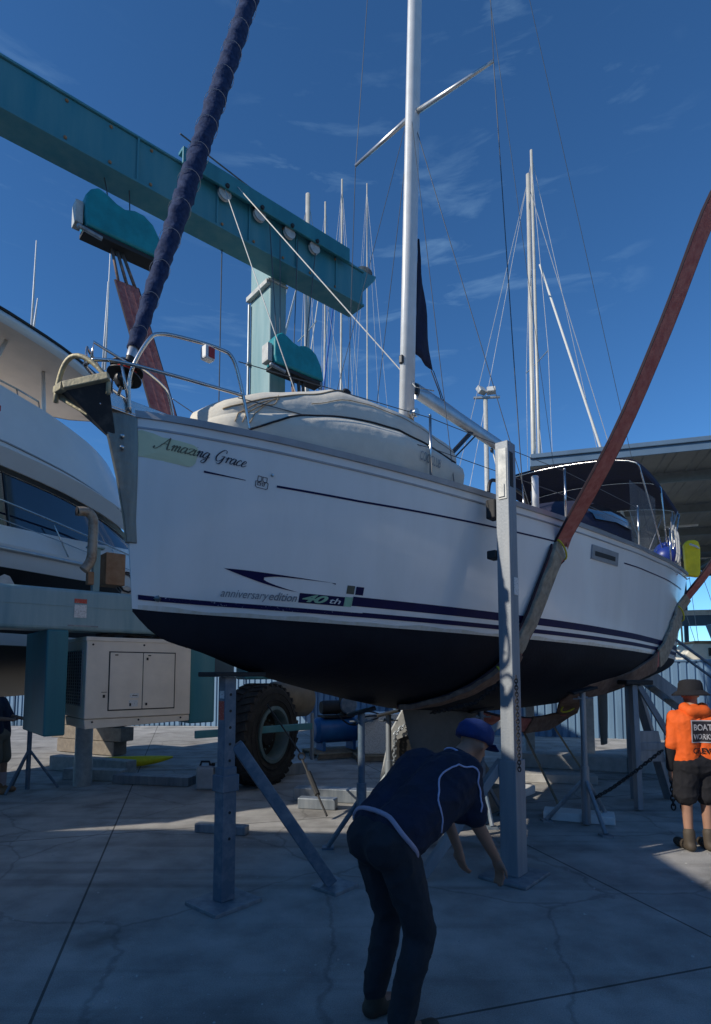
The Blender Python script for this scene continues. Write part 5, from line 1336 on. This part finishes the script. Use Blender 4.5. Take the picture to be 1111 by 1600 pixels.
# floodlight pole
p = at(760, 700, 26)
fp = thing('floodlight_pole', 'steel pole with two floodlights on a cross arm beyond the boom', 'light pole', (p.x, p.y, .004))
zt = at(760, 622, 26).z
b = MB(); b.tube([(0, 0, 0), (0, 0, zt)], [.16, .10], 12); b.build('pole', 'galv_lit', fp, smooth=True)
b = MB(); b.bar((-.55, 0, zt), (.65, -.1, zt), .12, .08); b.build('cross_arm', 'lamp_body', fp)
for x, a in ((-.22, 35), (.25, -12)):
    b = MB(); b.box((x, -.12, zt + .30), (.42, .22, .36), Matrix.Rotation(R(a), 3, 'Z') @ Matrix.Rotation(R(-30), 3, 'X')); fl_ = b.build('floodlight', 'lamp_body', fp, bevel=.03)
    b = MB(); b.box(Vector((x, -.12, zt + .30)) + Matrix.Rotation(R(a), 3, 'Z') @ Matrix.Rotation(R(-30), 3, 'X') @ Vector((0, -.115, 0)), (.36, .012, .30), Matrix.Rotation(R(a), 3, 'Z') @ Matrix.Rotation(R(-30), 3, 'X')); b.build('glass', 'lamp_glass', fl_)

# boarding stairs by the fence
bs = thing('boarding_stairs', 'grey aluminium boarding stairs sloping down in front of the blue fence', 'stairs', (6.0, 9.9, 0), R(-12))
TP = Vector((-1.35, 0, 2.05)); BT = Vector((.95, -.1, .12))
for y in (-.35, .35):
    b = MB(); b.bar(TP + Vector((0, y, 0)), BT + Vector((0, y, 0)), .05, .20); b.build('stringer', 'galv', bs, bevel=.006)
    b = MB(); b.tube([TP + Vector((0, y, .05)), TP + Vector((.0, y, .95)), BT + Vector((0, y, .95)), BT + Vector((0, y, 0))], .024, 8); b.build('handrail', 'blue_stand', bs, smooth='auto')
for i in range(9):
    t = (i + .6) / 9.2; c = TP.lerp(BT, t)
    b = MB(); b.box(c + Vector((0, 0, .02)), (.24, .66, .035)); b.build('tread', 'galv_lit', bs, bevel=.004)
for x, z in ((-1.2, 1.85), (-.1, .95)):
    for y in (-.33, .33):
        b = MB(); b.tube([(x, y, .01), (x, y, z)], .03, 8); b.build('leg', 'galv', bs, smooth='auto')
# leaning sticks, hose ends at the fence foot
for i, (p0, p1, m, lab) in enumerate((((4.0, 10.2, .02), (3.5, 10.6, .98), 'rope_tan', 'thin orange brown pole leaning behind the tripod prop'), ((2.75, 8.0, .02), (2.45, 8.9, 1.15), 'timber', 'thin pale stick leaning by the tall post'), ((5.0, 9.0, .12), (4.85, 9.1, .30), 'rope_tan', 'stub of orange hose on the ground by the A-frame stand'))):
    b = MB(); b.tube([p0, p1], .018, 7); solo(b, 'pole', m, lab, 'pole', smooth=True)
# steel columns of a far cradle behind the stern
for x, y, lab in ((3.55, 11.9, 'pale steel column behind the hull, left of the rudder'), (5.05, 12.6, 'pale steel column behind the hull, right of the rudder'), (2.85, 10.9, 'thin pale steel column close to the tall post')):
    b = MB(); b.bb(x - .09, x + .09, y - .07, y + .07, .02, 1.95); b.bb(x - .25, x + .25, y - .2, y + .2, .002, .02); solo(b, 'steel_column', 'galv_lit', lab, 'column', bevel=.006, group='steel columns behind the hull')

# ================================================================== PEOPLE
def capsule(b, p, q, r0, r1, n=14):
    p = Vector(p); q = Vector(q); d = q - p; l = d.length; d.normalize()
    pr = [(max(.001, r0 * math.sin(a)), -r0 * math.cos(a)) for a in [math.pi / 2 * i / 5 for i in range(0, 5)]]
    pr += [(r0 + (r1 - r0) * i / 6, l * i / 6) for i in range(7)]
    pr += [(max(.001, r1 * math.cos(a)), l + r1 * math.sin(a)) for a in [math.pi / 2 * i / 5 for i in range(1, 6)]]
    b.lathe(pr, p, d, n)
def flesh(name, parts, m, par, voxel=.014, it=6, fold=0.):
    b = MB()
    for q in parts:
        if q[0] == 'c': capsule(b, *q[1:])
        else: b.ball(q[1], q[2], 18, 12)
    o = b.build(name, m, par, smooth=True)
    rm = o.modifiers.new('skin', 'REMESH'); rm.mode = 'VOXEL'; rm.voxel_size = voxel; rm.use_smooth_shade = True
    sm_ = o.modifiers.new('soft', 'SMOOTH'); sm_.factor = .5; sm_.iterations = it
    if fold:
        dm = o.modifiers.new('folds', 'DISPLACE'); dm.texture = FOLD; dm.texture_coords = 'LOCAL'; dm.strength = fold; dm.mid_level = .5
    return o
FOLD = bpy.data.textures.new('cloth_folds', 'MUSGRAVE'); FOLD.musgrave_type = 'RIDGED_MULTIFRACTAL'; FOLD.noise_scale = .11; FOLD.octaves = 3; FOLD.noise_intensity = .7
def V(*a): return Vector(a)
def hand(wr, dirv, side, out):
    # palm, four unequal bent fingers and a thumb
    wr = V(*wr); d = V(*dirv).normalized(); s = V(*side).normalized(); n = d.cross(s)
    out.append(('c', wr, wr + d * .05, .026, .030)); pc = wr + d * .085
    for k in (-.026, -.009, .009, .026): out.append(('c', wr + d * .04 + s * k * .8, pc + s * k, .013, .011))
    for k, l in ((-.027, .062), (-.009, .075), (.009, .080), (.027, .070)):
        a = pc + s * k; m1 = a + d * l * .5 + n * .012; e = m1 + d * l * .42 + n * .028
        out += [('c', a, m1, .0100, .0092), ('c', m1, e, .0092, .0078)]
    t0 = wr + d * .025 + s * .03; t1 = t0 + d * .035 + s * .03 + n * .012; t2 = t1 + d * .035 + s * .008 + n * .014
    out += [('c', t0, t1, .0125, .0110), ('c', t1, t2, .0110, .0088)]
def head(c, fwd, up, out):
    c = V(*c); f = V(*fwd).normalized(); u = V(*up).normalized(); r = f.cross(u)
    out += [('e', c + u * .02, (.078, .090, .10)), ('c', c + f * .035 - u * .055, c + f * .055 - u * .085, .055, .040), ('c', c + f * .088 + u * .01, c + f * .104 - u * .025, .011, .016)]
    for s in (-1, 1):
        out += [('e', c + r * s * .083 - u * .005, (.016, .020, .032)), ('e', c + f * .072 + r * s * .034 + u * .022, (.02, .02, .014)), ('c', c + f * .09 + r * .018 * s - u * .055, c + f * .092 - u * .055, .008, .009)]
# --- man bending over beside the bow
O1 = V(.30, 3.15, 0)
ma = thing('person', 'person bending over in navy shirt with pale piping and blue cap', 'person', O1)
def L1(*a): return V(*a) - O1
hipc = L1(.14, 3.02, .96); chest = L1(.44, 3.30, 1.19); neck = L1(.60, 3.42, 1.30); hd = L1(.70, 3.49, 1.37)
tv = (chest - hipc).normalized(); sv_ = V(.58, -.80, 0).normalized()    # towards the near shoulder
shN = chest + tv * .09 + sv_ * .17 + V(0, 0, .03); shF = chest + tv * .07 - sv_ * .17 + V(0, 0, .02)
elN = shN + V(.06, -.02, -.28); wrN = elN + V(.12, .09, -.21); elF = shF + V(.14, .06, -.26); wrF = elF + V(.08, -.05, -.22)
hN = hipc + sv_ * .10; hF = hipc - sv_ * .10
knN = hN + V(.12, .02, -.44); knF = hF + V(.10, .08, -.44); akN = knN + V(-.10, -.04, -.42); akF = knF + V(-.08, .0, -.42)
body = [('c', hipc + sv_ * .07, chest + sv_ * .08, .12, .13), ('c', hipc - sv_ * .07, chest - sv_ * .08, .12, .13), ('c', chest, neck, .11, .055), ('c', neck, hd, .055, .055),
        ('c', shN, elN, .052, .042), ('c', elN, wrN, .041, .028), ('c', shF, elF, .052, .042), ('c', elF, wrF, .041, .028),
        ('c', hN, knN, .092, .062), ('c', knN, akN, .058, .040), ('c', hF, knF, .092, .062), ('c', knF, akF, .058, .040),
        ('c', akN + V(0, 0, -.02), akN + V(.15, .09, -.06), .04, .035), ('c', akF + V(0, 0, -.02), akF + V(.15, .09, -.06), .04, .035)]
head(hd, (.75, .45, -.45), (.40, .25, .85), body)
hand(wrN, (.3, .3, -.9), (.58, -.8, 0), body); hand(wrF, (.2, .0, -.95), (-.58, .8, 0), body)
flesh('body', body, 'skin', ma, .011, 3)
cl = [('c', hipc + tv * .06 + sv_ * .075, chest + sv_ * .11, .150, .170), ('c', hipc + tv * .06 - sv_ * .075, chest - sv_ * .11, .150, .170), ('c', chest + sv_ * .06, neck - tv * .04, .13, .085), ('c', chest - sv_ * .06, neck - tv * .04, .13, .085),
      ('c', shN - sv_ * .05, shN + sv_ * .02, .10, .088), ('c', shF + sv_ * .05, shF, .10, .088), ('c', shN, shN.lerp(elN, .82), .088, .074), ('c', shF, shF.lerp(elF, .82), .088, .074), ('c', shN - V(.05, .05, .05), shN + V(-.03, 0, -.22), .09, .07)]
shirt_o = flesh('shirt', cl, 'shirt_navy', ma, .010, 6, .010)
tr_ = [('c', hipc + sv_ * .07 - tv * .03, hipc + sv_ * .07, .128, .128), ('c', hipc - sv_ * .07 - tv * .03, hipc - sv_ * .07, .128, .128),
       ('c', hN, knN, .112, .082), ('c', knN, akN + V(0, 0, .04), .080, .066), ('c', hF, knF, .112, .082), ('c', knF, akF + V(0, 0, .04), .080, .066)]
flesh('trousers', tr_, 'trouser', ma, .010, 6, .010)
qv = tv.cross(sv_).normalized(); b = MB()
b.tube([hipc + tv * (.012 + .012 * math.sin(3 * a_)) + sv_ * (.072 * (1 if math.cos(a_) > 0 else -1) * min(1, abs(math.cos(a_)) * 3) + .142 * math.cos(a_)) + qv * .148 * math.sin(a_) for a_ in [2 * math.pi * j / 48 for j in range(48)]], .013, 8, closed=True)
b.build('undershirt_hem', 'lilac', ma, smooth=True)
for ak in (akN, akF): flesh('boot', [('c', ak + V(0, 0, .05), ak + V(0, 0, -.03), .056, .056), ('c', ak + V(-.02, -.01, -.055), ak + V(.16, .09, -.055), .05, .044)], 'boot', ma, .012, 4)
b = MB(); cu = V(.30, .18, .93).normalized(); b.lathe([(.112, -.012), (.116, .02), (.108, .065), (.078, .10), (.03, .117), (.002, .118)], hd + cu * .035, cu, 24); b.build('cap', 'cap_blue', ma, smooth=True)
b = MB(); f_ = V(.75, .45, -.35).normalized(); r_ = f_.cross(cu).normalized()
b.grid([[hd + cu * .03 + f_ * (.09 + .09 * t * math.cos(a)) + r_ * .095 * math.sin(a) - cu * .02 * t for t in (0, .5, 1)] for a in [R(-75 + 15 * i) for i in range(11)]]); pk = b.build('cap_peak', 'cap_blue', ma, smooth=True); so = pk.modifiers.new('t', 'SOLIDIFY'); so.thickness = .006
# pale piping round the sleeve seam and collar, laid on the cloth
from mathutils.bvhtree import BVHTree
bpy.context.view_layer.update()
bvh = BVHTree.FromObject(shirt_o, bpy.context.evaluated_depsgraph_get())
b = MB(); P = []
for a_ in cr([(.385, 3.02, 1.02), (.40, 3.02, 1.12), (.43, 3.04, 1.24), (.50, 3.06, 1.32), (.58, 3.06, 1.335), (.66, 3.08, 1.30), (.70, 3.10, 1.2), (.68, 3.08, 1.06)], 8):
    co, no, _, _ = bvh.find_nearest(a_ - O1); P.append(co + no * .003)
P = [P[0]] + [(P[i - 1] + P[i] * 2 + P[i + 1]) / 4 for i in range(1, len(P) - 1)] + [P[-1]]
b.tube(P, .005, 6); b.build('piping', 'piping', ma, smooth=True)
b = MB(); nk = neck - tv * .025; t2 = (hd - neck).normalized(); q1 = t2.cross(sv_).normalized()
b.tube([nk + sv_ * .088 * math.cos(2 * math.pi * j / 24) + q1 * .085 * math.sin(2 * math.pi * j / 24) for j in range(24)], .006, 6, closed=True); b.build('collar_band', 'piping', ma, smooth=True)

# --- crew member in orange, standing, back to us
O2 = V(3.48, 6.0, 0)
mo = thing('person', 'person seen from behind in orange hooded top, black shorts and black brimmed hat', 'person', O2)
body = [('c', V(-.08, 0, .92), V(-.10, 0, 1.28), .12, .12), ('c', V(.08, 0, .92), V(.10, 0, 1.28), .12, .12), ('c', V(0, 0, 1.3), V(0, .01, 1.46), .10, .055), ('c', V(0, .01, 1.42), V(0, .02, 1.54), .055, .055)]
arms = []
for s in (-1, 1):
    arms.append((V(.185 * s, 0, 1.33), V(.235 * s, -.01, 1.05), V(.215 * s, .06, .80)))
    a, e, w = arms[-1]
    body += [('c', a, e, .05, .041), ('c', e, w, .040, .028), ('c', V(.1 * s, 0, .88), V(.10 * s, .01, .48), .09, .06), ('c', V(.10 * s, .01, .48), V(.10 * s, -.01, .08), .055, .038), ('c', V(.10 * s, -.02, .05), V(.12 * s, .15, .04), .04, .034)]
    hand(w, (0, .1, -1), (0, 1, .1), body)
head(V(0, .03, 1.57), (0, 1, -.1), (0, .1, 1), body)
flesh('body', body, 'skin', mo, .011, 3)
cl = [('c', V(-.09, 0, .90), V(-.105, 0, 1.28), .135, .14), ('c', V(.09, 0, .90), V(.105, 0, 1.28), .135, .14), ('c', V(0, 0, 1.25), V(0, 0, 1.40), .14, .085)]
for a, e, w in arms: cl += [('c', a * .93 + V(0, 0, .0), a, .09, .082), ('c', a, e, .080, .066)]
top_o = flesh('hooded_top', cl, 'orange', mo, .010, 5, .008)
flesh('hood', [('c', V(-.07, -.085, 1.40), V(.07, -.085, 1.40), .062, .062), ('c', V(-.09, -.02, 1.43), V(-.05, -.07, 1.37), .06, .06), ('c', V(.09, -.02, 1.43), V(.05, -.07, 1.37), .06, .06)], 'orange', mo, .012, 4)
for a, e, w in arms: flesh('sleeve', [('c', e + V(0, 0, .02), e.lerp(w, .92), .067, .048)], 'black_cloth', mo, .012, 3)
sh2 = [('c', V(-.08, 0, .86), V(.08, 0, .86), .15, .15)]
for s in (-1, 1): sh2 += [('c', V(.095 * s, 0, .86), V(.11 * s, .005, .56), .125, .118)]
flesh('shorts', sh2, 'black_cloth', mo, .010, 4, .010)
for s in (-1, 1): flesh('boot', [('c', V(.10 * s, -.01, .18), V(.10 * s, -.02, .06), .058, .055), ('c', V(.10 * s, -.04, .05), V(.12 * s, .17, .045), .052, .046)], 'boot', mo, .012, 3)
b = MB(); b.lathe([(.175, -.045), (.18, -.035), (.12, .012), (.112, .08), (.095, .112), (.05, .124), (.002, .126)], V(0, .02, 1.60), V(0, .04, 1), 28); b.build('hat', 'black_cloth', mo, smooth='auto')
bpy.context.view_layer.update()
bv2 = BVHTree.FromObject(top_o, bpy.context.evaluated_depsgraph_get())
def onback(x, z, off):
    ys = [h_[0].y for h_ in (bv2.ray_cast(V(x + dx, -1, z + dz), V(0, 1, 0)) for dx in (-.02, 0, .02) for dz in (-.02, 0, .02)) if h_[0] is not None]
    return V(x, (sum(ys) / len(ys) if ys else -.13) - off, z)
def sheet(x0, x1, z0, z1, off, n=12):
    b = MB(); b.grid([[onback(x0 + (x1 - x0) * i / n, z0 + (z1 - z0) * j / n, off) for j in range(n + 1)] for i in range(n + 1)]); return b
pt = sheet(-.105, .125, 1.09, 1.315, .007).build('back_patch', 'patch_grey', mo, smooth=True)
sheet(-.095, .115, 1.10, 1.305, .009).build('patch_field', 'patch_black', pt, smooth=True)
for txt, z, x0, x1, m, sz in (('BOAT', 1.215, -.08, .105, 'patch_grey', .085), ('WORKS', 1.125, -.085, .107, 'patch_grey', .075), ('CREW', .985, -.095, .115, 'black_cloth', .075)):
    vs, fs, w = text_mesh(txt, sz, 0, .0015); k = (x1 - x0) / w; b = MB()
    b.add([onback(x0 + a * k, z + c, .012) for a, c in vs], fs); b.build('lettering', m, pt)
# --- worker at the far left, half out of view
O3 = V(-5.38, 8.75, 0)
ml_ = thing('person', 'person in dark shirt and khaki shorts beside the small tripod stand', 'person', O3)
body = [('c', V(0, .08, .92), V(-.06, .09, 1.28), .11, .12), ('c', V(0, -.08, .92), V(-.06, -.09, 1.28), .11, .12), ('c', V(-.06, 0, 1.3), V(-.10, 0, 1.48), .10, .055), ('c', V(-.1, 0, 1.44), V(-.13, 0, 1.56), .055, .055)]
for s in (-1, 1):
    a, e, w = V(-.06, .18 * s, 1.34), V(.06, .22 * s, 1.12), V(.26, .14 * s, 1.10)
    body += [('c', a, e, .05, .041), ('c', e, w, .040, .028), ('c', V(0, .1 * s, .88), V(.06, .10 * s, .48), .09, .06), ('c', V(.06, .10 * s, .48), V(.06, .1 * s, .08), .055, .038), ('c', V(.06, .1 * s, .05), V(.20, .1 * s, .04), .04, .034)]
    hand(w, (1, 0, -.1), (0, -s, .3), body)
head(V(-.14, 0, 1.60), (1, 0, -.2), (.2, 0, 1), body)
flesh('body', body, 'skin', ml_, .012, 3)
flesh('shirt', [('c', V(0, .09, .90), V(-.06, .10, 1.28), .14, .14), ('c', V(0, -.09, .90), V(-.06, -.10, 1.28), .14, .14), ('c', V(-.06, 0, 1.26), V(-.08, 0, 1.38), .14, .09)] + [('c', V(-.06, .18 * s, 1.34), V(.04, .215 * s, 1.14), .085, .07) for s in (-1, 1)], 'shirt_navy', ml_, .014, 4)
flesh('shorts', [('c', V(0, -.08, .86), V(0, .08, .86), .145, .145)] + [('c', V(0, .1 * s, .86), V(.05, .11 * s, .52), .12, .105) for s in (-1, 1)], 'khaki', ml_, .014, 3)
for s in (-1, 1):
    flesh('sock', [('c', V(.06, .1 * s, .28), V(.06, .1 * s, .10), .052, .048)], 'sock', ml_, .012, 2)
    flesh('boot', [('c', V(.05, .1 * s, .12), V(.05, .1 * s, .055), .055, .052), ('c', V(.02, .1 * s, .05), V(.22, .1 * s, .045), .05, .044)], 'rust', ml_, .012, 3)
b = MB(); b.lathe([(.10, 0), (.105, .03), (.085, .09), (.04, .115), (.002, .12)], V(-.14, 0, 1.63), V(.1, 0, 1), 20); b.build('cap', 'black_cloth', ml_, smooth=True)

# ================================================================== ADDED BUILDING out of view, put in to shade the foreground
wk = thing('added_shade_building', 'added pale blue building out of view, put in to shade the foreground', 'building', (-11.3, -6.3, 0))
b = MB(); b.bb(-6, 6, -8.5, 8.5, 0, 5.3); b.build('wall', 'fence_blue', wk)
b = MB(); b.prism([(-6.1, 5.3), (6.1, 5.3), (6.1, 5.45), (0, 6.0), (-6.1, 5.45)], lambda a, c, e: (a, e, c), -8.8, 8.8); b.build('roof', 'roof_blue', wk)
b = MB(); b.bb(6.0, 6.06, -4, 1.5, 0, 4.4)
for i in range(22): b.bb(6.06, 6.09, -4, 1.5, .02 + i * .2, .14 + i * .2)
b.build('roller_door', 'purlin', wk)
for y in (3.2, 5.6):
    b = MB(); b.bb(6.0, 6.05, y, y + 1.5, 1.2, 2.4); wn_ = b.build('window', 'white_paint', wk)
    b = MB(); b.bb(6.05, 6.06, y + .08, y + 1.42, 1.28, 2.32); b.build('pane', 'smoke_glass', wn_)

# ================================================================== ADDED BOATS out of view, put in for the hull to reflect
for x, y, yaw_, lab in ((15.5, 5.0, 1.2, 'white sailboat added out of view for hull reflections, beyond the stairs'), (17.5, -1.5, 1.3, 'white sailboat added out of view for hull reflections, beside the long added shed'), (12.0, -9.0, .6, 'white sailboat added out of view for hull reflections, behind the camera')):
    far_boat(x, y, 15, lab, yaw_, 0, furl=False, mr=.08, spr=((.5, 1.0),), hl=11)['group'] = 'added sailboats for hull reflections'
ls = thing('added_reflection_shed', 'long pale shed added out of view for hull reflections', 'shed', (22, -24, 0), R(28))  # unseen shed added to cover the horizon and reflect in the hull
b = MB(); b.bb(-26, 26, -6, 6, 0, 7); b.build('wall', 'concrete', ls)
b = MB(); b.prism([(-6.3, 7.0), (6.3, 7.0), (6.3, 7.2), (0, 8.6), (-6.3, 7.2)], lambda a, c, e: (e, a, c), -26.4, 26.4); b.build('roof', 'roof_blue', ls)
for i in range(5):
    b = MB(); b.bb(-22 + i * 10, -17 + i * 10, 6.0, 6.06, 0, 4.6); b.build('roller_door', 'purlin', ls)
b = MB(); rgn = []  # ring of hills added to block the bright band of sky at the horizon
for i in range(73):
    a_ = 2 * math.pi * i / 72; hgt_ = 12 + 7 * math.sin(a_ * 3 + 1) + 4 * math.sin(a_ * 7)
    rgn.append([Vector((380 * math.cos(a_), 250 + 440 * math.sin(a_), -.5)), Vector((384 * math.cos(a_), 250 + 444 * math.sin(a_), max(6, hgt_)))])
b.grid(rgn); hl_ = b.build('added_horizon_hills', 'far_green'); hl_['kind'] = 'structure'

# unseen shed added at the right to keep bright sky off the stern
dk = thing('added_sky_block_shed', 'tall blue shed added out of view to hide bright sky from the hull', 'shed', (34, 9, 0), R(-14))
b = MB(); b.bb(-6, 6, -14, 30, 0, 11); b.build('wall', 'fence_blue', dk)
b = MB(); b.prism([(-6.3, 11.0), (6.3, 11.0), (0, 12.4)], lambda a, c, e: (a, e, c), -14.4, 30.4); b.build('roof', 'roof_blue', dk)
for i in range(4):
    b = MB(); b.bb(-6.06, -6.0, -12.5 + i * 5.6, -8.6 + i * 5.6, 0, 6); b.build('doorway', 'gen_dark', dk)
# grit and small stones lying about on the ground
b = MB()
for i in range(900):
    Y_ = 2.9 + 9 * random.random() ** 1.6; X_ = (random.random() * 1.3 - .65) * Y_ ; r_ = .004 + .010 * random.random() ** 3
    vs_ = [Vector((random.uniform(.6, 1.1) * r_ * math.cos(2 * math.pi * j / 5 + i), random.uniform(.6, 1.1) * r_ * math.sin(2 * math.pi * j / 5 + i), 0)) for j in range(5)]
    b.add([Vector((X_, Y_, .0005)) + v for v in vs_] + [Vector((X_, Y_, r_ * random.uniform(.5, .9)))], [(j, (j + 1) % 5, 5) for j in range(5)])
gt = b.build('grit', 'concrete'); gt['kind'] = 'stuff'; gt['label'] = 'grit and small stones scattered over the yard'; gt['category'] = 'grit'
